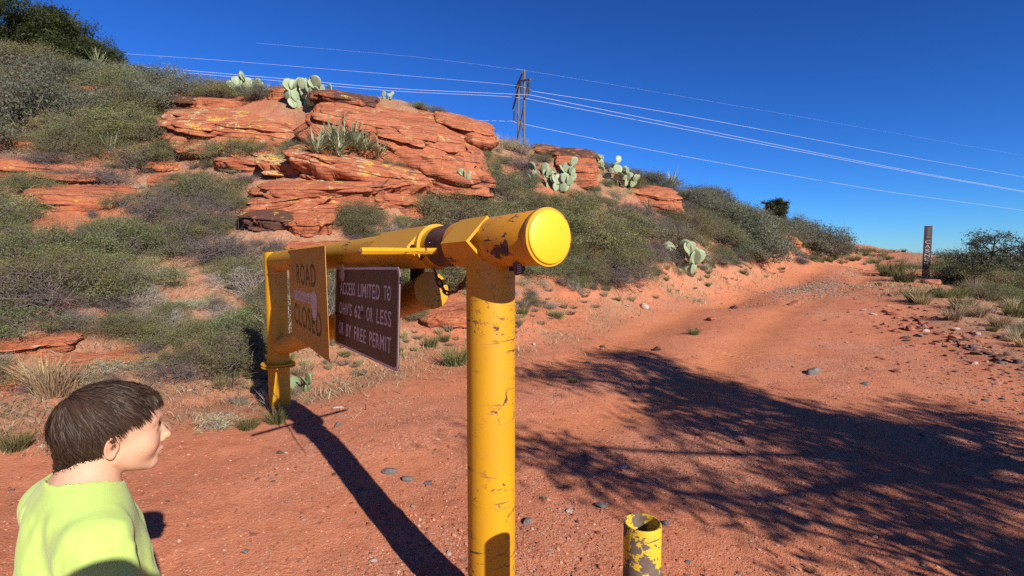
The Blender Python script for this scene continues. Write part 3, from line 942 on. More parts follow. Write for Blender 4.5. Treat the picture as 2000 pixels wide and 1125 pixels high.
R('rock_slab', 'small reddish knob right of the grass at the ridge', 528, 170, 580, 196, 15.2, 1.0, M_ROCK, 31, layers=3, ledge=.12)
# middle ledges
R('rock_slab', 'long tilted red slab with pale lichen nose below the yuccas', 585, 302, 850, 366, 12.2, 2.0, M_ROCK_Y, 41, nu=200, nv=64, layers=3, ledge=.07, dip=D(-10), rough=.06, ex=.48, undercut=.12)
R('rock_slab', 'pale lichen crusted slab end left of the tilted slab', 524, 305, 640, 345, 12.0, 1.4, M_ROCK_L, 43, nu=130, nv=50, layers=4, ledge=.14, dip=D(-6), rough=.09)
R('rock_slab', 'wide stepped red ledge below the tilted slab', 520, 342, 800, 408, 11.6, 2.0, M_ROCK, 45, nu=200, nv=64, layers=5, ledge=.08, dip=D(4), rough=.07, ex=.48)
R('rock_slab', 'leaning ledge with dark crack above the undercut block', 495, 372, 655, 415, 10.9, 1.5, M_ROCK_Y, 47, nu=150, nv=56, layers=4, ledge=.13, dip=D(9), rough=.08, undercut=.1)
R('rock_slab', 'pale speckled slab tongue pointing right above the gate beam', 640, 366, 765, 400, 11.1, 1.3, M_ROCK_L, 49, nu=130, nv=50, layers=3, ledge=.10, dip=D(7), rough=.07)
R('rock_slab', 'dark varnished undercut block with deep shade beneath', 486, 402, 590, 455, 10.5, 1.3, M_ROCK_D, 51, nu=150, nv=64, layers=4, ledge=.10, dip=D(-3), rough=.07, undercut=.25)
R('rock_slab', 'red bulging bedded block beside the dark undercut block', 574, 404, 660, 468, 10.6, 1.3, M_ROCK, 53, nu=140, nv=64, layers=5, ledge=.15, dip=D(3), rough=.08, undercut=.15)
R('rock_slab', 'crumbling red ledge half hidden behind the gate beam', 735, 372, 830, 430, 11.3, 1.3, M_ROCK, 55, layers=5, ledge=.14, dip=D(-6), rough=.1)
R('rock_slab', 'smooth red step just above the far gate post', 560, 462, 690, 500, 9.6, 1.4, M_ROCK_S, 57, layers=3, ledge=.08, rough=.07, ex=.55)
R('rock_slab', 'flat red shelf left of the undercut block', 440, 310, 545, 345, 12.4, 1.4, M_ROCK, 59, layers=3, ledge=.12, dip=D(-4), rough=.09)
# left hillside
R('rock_slab', 'broad worn red shelf high at the picture edge', -30, 305, 150, 350, 11.6, 2.2, M_ROCK_S, 61, nu=160, nv=60, layers=4, ledge=.07, dip=D(-3), rough=.08, ex=.5)
R('rock_slab', 'overhanging lip with a dark hollow below it', 92, 333, 190, 366, 10.5, 1.2, M_ROCK, 63, nu=140, nv=54, layers=3, ledge=.14, dip=D(-2), rough=.07, undercut=.42)
R('rock_slab', 'sloping bright red bench under the hollow', 80, 362, 250, 418, 10.2, 1.7, M_ROCK_S, 65, nu=140, nv=50, layers=4, ledge=.07, rough=.09, ex=.55)
R('boulder', 'small rounded red boulder on the upper left shelf', 36, 274, 84, 294, 12.0, .5, M_ROCK_S, 67, nu=50, nv=26, layers=2, ledge=.04)
R('boulder', 'rounded red boulder cut by the picture edge', -22, 262, 14, 292, 12.0, .5, M_ROCK_S, 68, nu=50, nv=26, layers=2, ledge=.04)
R('rock_slab', 'small undercut ledge among bushes on the left slope', 294, 312, 350, 346, 11.4, .9, M_ROCK, 69, layers=3, ledge=.14, undercut=.4)
R('rock_slab', 'low red step below the small undercut ledge', 300, 340, 362, 362, 11.0, .8, M_ROCK_S, 70, layers=2, ledge=.1)
R('rock_slab', 'large flat bedded slab in the lower left bank', -60, 632, 150, 705, 6.4, 1.5, M_ROCK_S, 71, nu=170, nv=60, layers=5, ledge=.06, dip=D(2), rough=.06, ex=.48)
R('rock_slab', 'long low bedded shelf running right from the lower left slab', 110, 668, 300, 715, 6.4, 1.2, M_ROCK_S, 73, nu=150, nv=50, layers=4, ledge=.08, dip=D(-2), rough=.07, ex=.48)
R('rock_slab', 'lowest red slab behind the boy\'s head', -60, 712, 130, 772, 5.9, 1.1, M_ROCK_S, 75, nu=140, nv=50, layers=4, ledge=.07, rough=.07, ex=.5)
R('rock_slab', 'thin red shelf below the green bush by the far gate post', 440, 655, 520, 690, 6.9, .7, M_ROCK_S, 80, layers=3, ledge=.1)
# right part of the ridge
R('rock_slab', 'dark rubbly cap ledge on the ridge right of the pylon', 1046, 288, 1160, 318, 16.8, 1.4, M_ROCK_D, 81, nu=150, nv=46, layers=4, ledge=.2, dip=D(-7), rough=.14)
R('rock_slab', 'orange upright rock face between prickly pears', 1086, 308, 1166, 356, 16.0, 1.3, M_ROCK_S, 83, nu=110, nv=54, layers=3, ledge=.08, dip=D(-8), rough=.1)
R('rock_slab', 'broken red ledges on the slope below the right prickly pear', 1212, 364, 1318, 402, 16.2, 1.4, M_ROCK, 85, nu=130, nv=46, layers=5, ledge=.18, dip=D(-10), rough=.12)
R('rock_slab', 'small tilted slab below the ridge bushes', 1350, 382, 1395, 402, 17.8, .8, M_ROCK, 87, layers=2, ledge=.12, dip=D(-16))
R('rock_slab', 'red ledge peeping from bushes near the road crest', 1512, 462, 1556, 482, 22, 1.2, M_ROCK, 88, layers=3, ledge=.16, dip=D(-8))
R('rock_slab', 'low bedded cut in the bank behind the tall yellow post', 826, 596, 925, 640, 9.0, 1.0, M_ROCK_S, 90, nu=120, nv=40, layers=5, ledge=.10, rough=.1)

# ---- loose stones
def stone_mesh(name, seed, mat, flat=.6, ang=.25, n=3):
    bm = bmesh.new()
    bmesh.ops.create_icosphere(bm, subdivisions=n, radius=1)
    co = np.array([v.co[:] for v in bm.verts])
    r = 1 + .30 * fbm(co[:, 0] * .9 + seed * 3.1, co[:, 1] * .9, co[:, 2] * .9, 2, seed) + .05 * fbm(co[:, 0] * 3 + seed, co[:, 1] * 3, co[:, 2] * 3, 2, seed + 3)
    co = co * r[:, None]
    rg = np.random.RandomState(seed)
    for _ in range(12):                     # chipped flat faces
        nrm = rg.normal(size=3); nrm /= np.linalg.norm(nrm)
        dd = co @ nrm
        lim = .52 + .28 * rg.rand()
        co = co - np.outer(np.clip(dd - lim, 0, None) * .97, nrm)
    co[:, 2] *= flat
    co[:, 0] *= 1.25
    f = np.array([[v.index for v in fc.verts] for fc in bm.faces])
    bm.free()
    return new_mesh(name, co, f, mat, False)
def make_stone_mat(name, a, b_, c_):
    m, nt, b = mat_new(name)
    N = NT(nt); o = N.obj()
    c = N.ramp(N.noise(o, 2.2, 6, .65), [(.3, a), (.52, b_), (.72, c_)])
    N.l(c, b.inputs['Base Color'])
    b.inputs['Roughness'].default_value = .9; b.inputs['Specular IOR Level'].default_value = .2
    N.l(N.bump(N.noise(o, 7, 6, .7), .6, .06), b.inputs['Normal'])
    return m
M_ST_RED = make_stone_mat('red_stone', (.24, .075, .045), (.40, .14, .08), (.52, .25, .17))
M_ST_GREY = make_stone_mat('grey_stone', (.11, .095, .09), (.20, .175, .165), (.30, .25, .22))
M_ST_DARK = make_stone_mat('dark_stone', (.06, .042, .038), (.12, .075, .06), (.20, .10, .07))
M_ST_PALE = make_stone_mat('pale_stone', (.42, .28, .22), (.55, .42, .35), (.62, .50, .44))
STONE = {}
for kk, mt in (('red', M_ST_RED), ('grey', M_ST_GREY), ('dark', M_ST_DARK), ('pale', M_ST_PALE)):
    STONE[kk] = [stone_mesh('stone_' + kk, 100 + i * 7 + len(kk), mt, .45 + .12 * i) for i in range(4)]
def put_stone(px, py, wpx, kind, label, group=None, rs=random.Random(7), at=None):
    p = at or hit(px, py, 1.8)
    r = wpx * p.y / FPX / 2 / 1.2
    o = link('stone', rs.choice(STONE[kind]), None, (p.x, p.y, p.z + r * .18))
    o.scale = (r, r * rs.uniform(.75, 1.1), r * rs.uniform(.7, 1.05))
    o.rotation_euler = (rs.uniform(-.25, .25), rs.uniform(-.25, .25), rs.uniform(0, 6.3))
    return tag(o, label, 'stone', group)
for px, py, w, k, lb in (
    (1744, 616, 26, 'red', 'roundish red stone at the left end of the stone row beside the road'),
    (1716, 642, 14, 'red', 'small dark red stone on the road below the roundish one'),
    (1590, 731, 38, 'grey', 'flat grey stone lying alone in the road'),
    (1689, 754, 22, 'grey', 'small grey stone below the flat one in the road'),
    (1752, 727, 26, 'red', 'knobbly red stone near the edge of the tree shade'),
    (1724, 704, 14, 'red', 'red pebble above the knobbly red stone'),
    (1214, 916, 24, 'pale', 'pale stone at the rim of the tree shade'),
    (759, 927, 34, 'grey', 'flat brown grey stone, leftmost of the row of three in the road'),
    (797, 938, 28, 'grey', 'dark grey stone, middle of the row of three in the road'),
    (836, 944, 28, 'grey', 'grey stone, rightmost of the row of three in the road'),
    (702, 958, 18, 'grey', 'grey pebble beside the post shadow'),
    (731, 1096, 22, 'pale', 'pale stone caught at the edge of the post shadow'),
    (877, 1086, 18, 'pale', 'small white stone near the foot of the yellow post'),
    (659, 832, 20, 'grey', 'grey stone at the tip of the bar shadow'),
    (572, 788, 26, 'pale', 'pale yellowish stone at the foot of the far gate post'),
    (1256, 602, 28, 'pale', 'pale pink stone at the foot of the cut bank'),
    (1283, 684, 22, 'dark', 'dark stone standing on edge in the road'),
    (1178, 683, 16, 'red', 'reddish stone in the left wheel track'),
    (1432, 603, 22, 'dark', 'dark flat stone between the wheel tracks'),
    (1390, 626, 26, 'red', 'low red slab of stone in the road'),
    (1030, 1023, 26, 'grey', 'grey stone right of the yellow post'),
    (1175, 990, 30, 'grey', 'speckled grey stone before the bollard'),
    (1112, 1000, 20, 'pale', 'whitish chip of stone before the yellow post'),
    (1300, 1025, 18, 'grey', 'grey stone just behind the bollard'),
    (1010, 598, 22, 'pale', 'pink stone on the bank beside the yellow post'),
    (1550, 597, 28, 'red', 'flat red stone patch in the road'),
    (1060, 975, 14, 'grey', 'small grey stone right of the post'),
    (660, 800, 30, 'pale', 'half buried pale stone at the verge near the far gate post'),
    (480, 1083, 20, 'grey', 'grey chip in the road right of the boy'),
    (1820, 556, 40, 'red', 'flat red stone at the foot of the trail marker'),
    (1785, 560, 34, 'red', 'red block left of the trail marker foot'),
    (1826, 576, 34, 'dark', 'dark clod of stone below the trail marker'),
):
    put_stone(px, py, w, k, lb)
rs = random.Random(21)
for i in range(64):                    # the row of dark stones pushed up beside the road
    t = rs.random() ** .8
    px = 1755 + t * 235 + rs.gauss(0, 12); py = 628 + t * 92 + rs.gauss(0, 13)
    k = rs.choice(['dark', 'dark', 'grey', 'red', 'red'])
    where = 'near end' if t > .66 else ('middle' if t > .33 else 'far end')
    put_stone(px, py, rs.uniform(8, 25), k, f'{dict(dark="dark brown", grey="grey", red="red")[k]} stone in the {where} of the stone row along the road', f'{k} stones in the {where} of the row', rs)
for i in range(90):                    # stones strewn over road and verges
    px, py = rs.uniform(0, 2000), 560 + 560 * rs.random() ** 1.3
    p = hit(px, py, 1.8)
    if p.y > 16: continue
    k = rs.choice(['red', 'red', 'red', 'dark', 'grey', 'pale'])
    side = 'left of the gate shadow' if p.x < -1.2 else ('in front of the gate' if p.x < .6 else 'on the open road')
    put_stone(px, py, rs.uniform(7, 15), k, f'small {dict(dark="dark", grey="grey", red="reddish", pale="pale")[k]} stone lying {side}', f'small {k} stones {side}', rs)

# ---- gravel: thousands of loose crumbs, one object
def gravel(name, n, xy, size, seed, palette):
    rg = np.random.RandomState(seed)
    X, Y = xy
    Z = gz_at(X, Y)
    base = np.array([(1, 0, 0), (0, 1, 0), (-1, 0, 0), (0, -1, 0), (.1, .1, 1)], float)
    fc = np.array([(0, 1, 4), (1, 2, 4), (2, 3, 4), (3, 0, 4)])
    n = len(X)
    v = base[None] * (1 + .45 * rg.uniform(-1, 1, (n, 5, 1))) * size[:, None, None] * np.array([1, 1, .65])
    a = rg.uniform(0, 6.3, n); ca, sa = np.cos(a)[:, None], np.sin(a)[:, None]
    x = v[..., 0] * ca - v[..., 1] * sa; y = v[..., 0] * sa + v[..., 1] * ca
    tl = rg.uniform(-.5, .5, (n, 1)); z = v[..., 2] + x * tl
    V = np.stack([x + X[:, None], y + Y[:, None], z + (Z + size * .12)[:, None]], -1).reshape(-1, 3)
    F = (fc[None] + 5 * np.arange(n)[:, None, None]).reshape(-1, 3)
    m, nt, b = mat_new(name)
    N = NT(nt)
    N.l(N.attr('tint'), b.inputs['Base Color']); b.inputs['Roughness'].default_value = .9; b.inputs['Specular IOR Level'].default_value = .2
    me = new_mesh(name, V, F, m, False)
    pal = np.array(palette)
    c = pal[rg.randint(0, len(pal), n)] * rg.uniform(.75, 1.25, (n, 1))
    vcol(me, np.repeat(c, 5, 0))
    return tag(link(name, me), kind='stuff')
rg = np.random.RandomState(77)
def scatter_fg(n, y0, y1, dens):
    """random ground points, thinning with distance, kept by a density function"""
    Y = y0 * (y1 / y0) ** rg.rand(n)
    X = Y * rg.uniform(-1.6, 1.4, n)
    z, road, trk, lit, grav, hill, sdl, sdr, al = ground_full(X, Y)
    k = rg.rand(n) < dens(road, trk, lit, grav, hill, sdl, sdr)
    return X[k], Y[k]
X, Y = scatter_fg(235000, 1.7, 17, lambda road, trk, lit, grav, hill, sdl, sdr: np.clip((.30 + .8 * grav) * (1 - .75 * trk) * (.75 + .25 * road), 0, 1))
sz = np.clip(rg.lognormal(-5.45, .48, len(X)), .0020, .020) * (1 + .05 * Y)
gravel('gravel', 0, (X, Y), sz, 5, [(.42, .15, .085), (.34, .11, .065), (.52, .24, .15), (.50, .22, .13), (.48, .29, .20), (.22, .085, .055), (.27, .17, .13), (.45, .17, .10), (.38, .13, .075), (.47, .18, .10), (.30, .09, .055), (.43, .15, .085)])
X, Y = scatter_fg(30000, 4, 22, lambda road, trk, lit, grav, hill, sdl, sdr: np.where(sdr < .9, np.exp(-((sdr + .9) / 1.3) ** 2), 0) * .9)
sz = np.clip(rg.lognormal(-4.2, .5, len(X)), .006, .05)
gravel('rubble', 0, (X, Y), sz, 6, [(.20, .07, .05), (.32, .11, .07), (.13, .08, .065), (.20, .16, .145), (.42, .20, .14)])

_q = hit(1590, 562, 6)
_ng = 4200
_u = rg.normal(size=(_ng, 2)) * np.array([1.9, .62])
_a = math.radians(48)
X, Y = _q.x + _u[:, 0] * math.cos(_a) - _u[:, 1] * math.sin(_a), _q.y + _u[:, 0] * math.sin(_a) + _u[:, 1] * math.cos(_a)
gravel('grey_gravel', 0, (X, Y), np.clip(rg.lognormal(-3.9, .35, _ng), .012, .06), 8, [(.32, .22, .15), (.38, .27, .20), (.28, .17, .12), (.42, .20, .12), (.22, .15, .12)])
for i in range(70):                    # half buried slabs crumbling out of the right verge
    t = rs.random()
    px = 1710 + t * 290 + rs.gauss(0, 30); py = 588 + t * 130 + rs.gauss(0, 26)
    k = rs.choice(['red', 'red', 'red', 'dark', 'pale'] if rs.random() < .3 else ['red', 'red', 'dark'])
    put_stone(px, py, rs.uniform(7, 18), k, f'small {dict(dark="dark", red="red", pale="pale")[k]} slab chip in the rubble at the right verge of the road', f'{k} slab chips in the right verge rubble', rs)
# ---------------------------------------------------------------- plants
def leaf_mat(name, rough=.6, trans=.35, spec=.25):
    m, nt, b = mat_new(name)
    N = NT(nt)
    oi = N.n('ShaderNodeObjectInfo')
    c = N.attr('tint')
    hs = N.n('ShaderNodeHueSaturation')
    N.l(c, hs.inputs['Color'])
    N.l(N.math('MULTIPLY_ADD', oi.outputs['Random'], .05, .475), hs.inputs['Hue'])
    N.l(N.math('MULTIPLY_ADD', oi.outputs['Random'], .35, .80), hs.inputs['Value'])
    b.inputs['Roughness'].default_value = rough; b.inputs['Specular IOR Level'].default_value = spec
    N.l(hs.outputs[0], b.inputs['Base Color'])
    t = N.n('ShaderNodeBsdfTranslucent'); N.l(hs.outputs[0], t.inputs['Color'])
    mx = N.n('ShaderNodeMixShader'); mx.inputs[0].default_value = trans
    N.l(b.outputs[0], mx.inputs[1]); N.l(t.outputs[0], mx.inputs[2])
    N.l(mx.outputs[0], nt.nodes['Material Output'].inputs['Surface'])
    return m
M_LEAF = leaf_mat('leaf_surface')
M_BLADE = leaf_mat('grass_blade', .6, .25)
def bark_mat(name, a, b_):
    m, nt, b = mat_new(name)
    N = NT(nt)
    N.l(N.ramp(N.noise(N.obj(), 30, 4), [(.35, a), (.65, b_)]), b.inputs['Base Color'])
    b.inputs['Roughness'].default_value = .9; b.inputs['Specular IOR Level'].default_value = .15
    return m
M_TWIG = bark_mat('grey_twig_bark', (.10, .078, .072), (.20, .16, .145))
M_TWIG_P = bark_mat('pale_twig_bark', (.22, .18, .15), (.40, .34, .28))
M_TWIG_D = bark_mat('dark_bark', (.045, .032, .026), (.11, .08, .062))

def leaves(c, size, rg, asp=.5, up=.25, tilt=None):
    """pointed leaves at points c, one triangle each"""
    n = len(c)
    d = rg.normal(size=(n, 3)); d[:, 2] += up
    if tilt is not None: d += tilt
    d /= np.linalg.norm(d, axis=1)[:, None]
    r = rg.normal(size=(n, 3)); w = np.cross(d, r); w /= np.linalg.norm(w, axis=1)[:, None] + 1e-9
    s = size * rg.uniform(.6, 1.3, (n, 1))
    v = np.stack([c + w * s * asp * .5, c + d * s * 1.05, c - w * s * asp * .5], 1)
    return v.reshape(-1, 3), np.arange(n * 3).reshape(n, 3)
def twigs(paths, rads, n=3):
    """paths (k,m,3), rads (k,m): thin tubes"""
    k, m, _ = paths.shape
    t = np.gradient(paths, axis=1); t /= np.linalg.norm(t, axis=2)[..., None] + 1e-9
    a = np.where(np.abs(t[..., 2:3]) < .9, np.array([0, 0, 1.]), np.array([1., 0, 0]))
    u = np.cross(t, a); u /= np.linalg.norm(u, axis=2)[..., None] + 1e-9
    w = np.cross(t, u)
    ang = 2 * np.pi * np.arange(n) / n
    v = paths[:, :, None] + (u[:, :, None] * np.cos(ang)[:, None] + w[:, :, None] * np.sin(ang)[:, None]) * rads[:, :, None, None]
    i = np.arange(k * m * n).reshape(k, m, n)
    f = np.stack([i[:, :-1], np.roll(i, -1, 2)[:, :-1], np.roll(i, -1, 2)[:, 1:], i[:, 1:]], -1).reshape(-1, 4)
    return v.reshape(-1, 3), f
def curve_paths(a, b, m, rg, bend=.18, lift=0.0):
    t = np.linspace(0, 1, m)[None, :, None]
    p = a[:, None] * (1 - t) + b[:, None] * t
    L = np.linalg.norm(b - a, axis=1)[:, None, None]
    off = rg.normal(size=(len(a), 1, 3)) * bend * L
    off2 = rg.normal(size=(len(a), 1, 3)) * bend * .5 * L
    p = p + off * np.sin(t * np.pi) + off2 * np.sin(t * 2 * np.pi)
    p[..., 2] += (lift * L * np.sin(t * np.pi))[..., 0]
    return p
# kind: leaf colours (two), leaf size, aspect, clumps, leaves per clump, clump radius, crown height, flatness, twig material, twig amount
KINDS = {
    'catclaw': dict(c=((0.144, 0.157, 0.056), (0.275, 0.259, 0.104)), s=.034, asp=.45, nc=110, nl=120, cr=.13, h=.85, tw=M_TWIG, nt=220, bare=.5),
    'acacia': dict(c=((0.118, 0.140, 0.052), (0.226, 0.225, 0.092)), s=.032, asp=.45, nc=100, nl=120, cr=.12, h=.75, tw=M_TWIG, nt=260, bare=.7),
    'oak': dict(c=((0.105, 0.123, 0.072), (0.217, 0.224, 0.158)), s=.045, asp=.6, nc=110, nl=85, cr=.15, h=1.1, tw=M_TWIG, nt=120, bare=.2),
    'sage': dict(c=((0.421, 0.407, 0.316), (0.645, 0.618, 0.505)), s=.026, asp=.30, nc=55, nl=60, cr=.10, h=1.0, tw=M_TWIG_P, nt=240, bare=.7),
    'dead': dict(c=((0.281, 0.238, 0.168), (0.378, 0.308, 0.224)), s=.022, asp=.3, nc=40, nl=14, cr=.14, h=.75, tw=M_TWIG, nt=620, bare=1.0),
    'brush': dict(c=((0.267, 0.245, 0.087), (0.407, 0.344, 0.133)), s=.06, asp=.12, nc=60, nl=75, cr=.10, h=.8, tw=M_TWIG_P, nt=120, bare=.4),
    'rabbit': dict(c=((0.505, 0.378, 0.070), (0.701, 0.505, 0.098)), s=.045, asp=.14, nc=40, nl=90, cr=.10, h=1.2, tw=M_TWIG_P, nt=90, bare=.3),
    'fresh': dict(c=((0.120, 0.175, 0.051), (0.197, 0.260, 0.084)), s=.040, asp=.5, nc=75, nl=85, cr=.13, h=.95, tw=M_TWIG, nt=120, bare=.3),
    'weed': dict(c=((0.323, 0.358, 0.204), (0.505, 0.519, 0.330)), s=.075, asp=.35, nc=42, nl=34, cr=.12, h=.7, tw=M_TWIG_P, nt=80, bare=.2),
}
VAR = {}
def bush_variant(kind, seed):
    if (kind, seed) in VAR: return VAR[(kind, seed)]
    K = KINDS[kind]; rg = np.random.RandomState(seed * 31 + len(kind))
    nc = K['nc']
    # clump centres: an uneven dome, several lobes
    lob = rg.normal(size=(5, 3)) * np.array([.45, .45, .12]); lob[:, 2] += .45 * K['h']
    cc = []
    while len(cc) < nc:
        th, r = rg.uniform(0, 2 * np.pi), rg.rand() ** .45
        zf = rg.rand() ** .75
        p = np.array([np.cos(th) * r, np.sin(th) * r, 0])
        p[:2] *= 1 + .35 * np.sin(3 * th + seed) * r
        p[2] = K['h'] * (.14 + .86 * zf * np.sqrt(max(0, 1 - .8 * r * r)))
        near = np.linalg.norm((lob - p) / np.array([.55, .55, .4]), axis=1).min()
        if rg.rand() < math.exp(-near * near * .8) + .12:
            cc.append(p)
    cc = np.array(cc)
    nl = K['nl']
    pts = np.repeat(cc, nl, 0) + rg.normal(size=(nc * nl, 3)) * K['cr'] * np.array([1, 1, .55]) * np.repeat(rg.uniform(.6, 1.3, nc), nl)[:, None]
    pts = pts[pts[:, 2] > .02]
    v, f = leaves(pts, K['s'], rg, K['asp'], .3)
    c0, c1 = np.array(K['c'][0]), np.array(K['c'][1])
    t = np.clip(.5 + .45 * fbm(pts[:, 0] * 2.2, pts[:, 1] * 2.2, pts[:, 2] * 2.2, 2, seed) * 2 + rg.normal(size=len(pts)) * .22, 0, 1)[:, None]
    col = c0 * (1 - t) + c1 * t
    brown = rg.rand(len(pts)) < .06
    col[brown] = (.22, .14, .07)
    lm = new_mesh(kind + '_foliage', v, f, M_LEAF, False)
    vcol(lm, np.repeat(col, 3, 0))
    # stems to the clumps, and bare twigs
    base = rg.normal(size=(nc, 3)) * np.array([.10, .10, 0]); base[:, 2] = -.10
    p1 = curve_paths(base, cc, 7, rg, .10, .05)
    r1 = np.linspace(.014, .004, 7)[None].repeat(nc, 0) * rg.uniform(.6, 1.4, (nc, 1))
    v1, f1 = twigs(p1, r1, 4)
    nt = K['nt']
    k = rg.randint(0, nc, nt); q = rg.randint(2, 7, nt)
    st = p1[k, q]
    en = st + rg.normal(size=(nt, 3)) * np.array([.26, .26, .20]) * (.6 + .6 * K['bare']) + np.array([0, 0, .04])
    en[:, 2] = np.maximum(en[:, 2], .0)
    p2 = curve_paths(st, en, 5, rg, .14)
    r2 = np.linspace(.0055, .0018, 5)[None].repeat(nt, 0)
    v2, f2 = twigs(p2, r2, 3)
    tm = new_mesh(kind + '_stems', np.concatenate([v1, v2]), np.concatenate([f1, f2 + len(v1)]), K['tw'], True)
    VAR[(kind, seed)] = (lm, tm)
    return lm, tm
NAMES = dict(catclaw='catclaw_bush', acacia='thorn_bush', oak='scrub_oak_bush', sage='silver_sage', dead='dry_bush', brush='broom_shrub', rabbit='yellow_rabbitbrush', fresh='green_bush', weed='pale_weed')
DESC = dict(catclaw='olive feathery bush', acacia='spreading thorn bush', oak='grey green scrub oak', sage='silvery sagebrush', dead='leafless twiggy bush', brush='yellow green broom', rabbit='mustard rabbitbrush', fresh='bright green bush', weed='pale green weed')
def put_bush(kind, p, rad, rs, label, group=None, hz=1.0, lean=.5):
    lm, tm = bush_variant(kind, rs.choice((1, 2, 3)))
    t = thing(NAMES[kind], label, 'bush', (p[0], p[1], p[2] - .04 * rad), rs.uniform(0, 6.3), group)
    t.scale = (rad, rad * rs.uniform(.9, 1.1), rad * hz * rs.uniform(.9, 1.1))
    n = gnormal(p[0], p[1], .4)
    q = Vector((0, 0, 1)).lerp(n, lean).normalized()
    t.rotation_mode = 'QUATERNION'
    t.rotation_quaternion = Vector((0, 0, 1)).rotation_difference(q) @ Quaternion((0, 0, 1), rs.uniform(0, 6.3))
    link('foliage', lm, t); link('stems', tm, t)
    return t
LANDMARKS = [(540, 600, 'the far gate post'), (680, 290, 'the yucca clump'), (610, 190, 'the big ridge prickly pear'), (1018, 270, 'the pylon foot'), (1085, 345, 'the hillside prickly pear'),
             (1340, 510, 'the roadside prickly pear'), (570, 430, 'the undercut block'), (440, 240, 'the lichen slab'), (140, 350, 'the dark hollow'), (850, 250, 'the crowning hump'),
             (60, 690, 'the lower left slab'), (240, 830, 'the boy'), (1515, 410, 'the small juniper'), (1808, 500, 'the trail marker'), (850, 610, 'the brown sign'), (1210, 330, 'the right ridge prickly pears'), (40, 200, 'the big scrub oak'),
             (980, 470, 'the capped pipe'), (60, 40, 'the hilltop junipers'), (1690, 500, 'the road crest'), (700, 340, 'the tilted slab'), (370, 550, 'the bare red bank')]
def where(px, py):
    d, lx, ly, nm = min((math.hypot(px - a, (py - b) * 1.2), a, b, c) for a, b, c in LANDMARKS)
    dx, dy = px - lx, py - ly
    if abs(dx) > abs(dy) * 1.2: rel = 'right of' if dx > 0 else 'left of'
    else: rel = 'below' if dy > 0 else 'above'
    dist = 'just ' if d < 70 else ('well ' if d > 190 else '')
    second = sorted((math.hypot(px - a, (py - b) * 1.2), c) for a, b, c in LANDMARKS)[1][1]
    return dist + rel + ' ' + nm + (', towards ' + second if d > 70 else '')
def fit(lb):
    """keep a label within sixteen words"""
    return lb if len(lb.split()) <= 16 else lb.split(', towards ')[0]
def size_word(r):
    return 'tiny' if r < .22 else 'small' if r < .42 else 'medium' if r < .75 else 'large'
PLACED = []
def bush_px(kind, px, py, wpx, rs, label=None, hz=1.0, Y=None, check=False):
    p = hit(px, py, 3.0) if Y is None else P(px, py, Y)
    if Y is not None: p = Vector((p.x, p.y, gzs(p.x, p.y)))
    rad = wpx * p.y / FPX / 2
    if check:
        for x, y, r in ROCKS:
            if math.hypot(p.x - x, p.y - y) < r * .8: return None
        for x, y, r in PLACED:
            if math.hypot(p.x - x, p.y - y) < (r + rad) * .30: return None
    PLACED.append((p.x, p.y, rad))
    wh = where(px, py)
    lb = label or fit(f'{size_word(rad)} {DESC[kind]} {wh}')
    pl_ = DESC[kind] + ('es' if DESC[kind].endswith('sh') else 's')
    grp = None if label else f'{size_word(rad)} {pl_} {wh}'
    return put_bush(kind, p, rad, rs, lb, grp, hz)

# ---- prickly pear
bpy.context.view_layer.update()
_dg0 = bpy.context.evaluated_depsgraph_get()
def surf_hit(px, py):
    """first ground or rock on a sight line"""
    for dy in range(0, 40, 2):
        d = ray(px, py + dy).normalized()
        o0 = Vector((0, 0, CAM_H)) + d * 5.5
        while True:
            ok, loc, nrm, i, ob, m = scene.ray_cast(_dg0, o0, d, distance=80)
            if ok and ob.name.split('.')[0] not in ('ground', 'sandstone_outcrop', 'rock_slab', 'boulder'):
                o0 = loc + d * .02; continue
            break
        if ok: return Vector(loc)
    return hit(px, py)
def pad_mesh(seed):
    rg = np.random.RandomState(seed)
    n, m = 18, 6
    v = []; 
    for i in range(n):
        a = 2 * math.pi * i / n
        x, z = math.sin(a), -math.cos(a)
        z = z if z > 0 else z * 1.12
        w = .92 + .12 * math.cos(a)
        for k in (1.0, .8, .45):
            th = .050 * math.sqrt(max(0, 1 - k * k)) + (.018 if k == 1.0 else .016)
            for s in ((1,) if False else (1, -1)):
                v.append((x * k * .43 * (1.0 - .12 * z * -1), s * th, .5 + z * k * .5))
    me_v = np.array(v).reshape(n, 3, 2, 3)
    vv = [tuple(q) for q in me_v.reshape(-1, 3)] + [(0, .062, .5), (0, -.062, .5)]
    id_ = lambda i, k, s: ((i % n) * 3 + k) * 2 + s
    f = []
    for i in range(n):
        f.append((id_(i, 0, 0), id_(i, 0, 1), id_(i + 1, 0, 1), id_(i + 1, 0, 0)))
        for k in (0, 1):
            f.append((id_(i, k, 0), id_(i + 1, k, 0), id_(i + 1, k + 1, 0), id_(i, k + 1, 0)))
            f.append((id_(i, k, 1), id_(i, k + 1, 1), id_(i + 1, k + 1, 1), id_(i + 1, k, 1)))
        f.append((id_(i, 2, 0), id_(i + 1, 2, 0), n * 6))
        f.append((id_(i + 1, 2, 1), id_(i, 2, 1), n * 6 + 1))
    vv = np.array(vv); vv += .02 * np.stack([fbm(vv[:, 0] * 3 + seed, vv[:, 2] * 3), fbm(vv[:, 0] * 2, vv[:, 2] * 2 + seed) * 2, vv[:, 0] * 0], 1)
    return vv, f
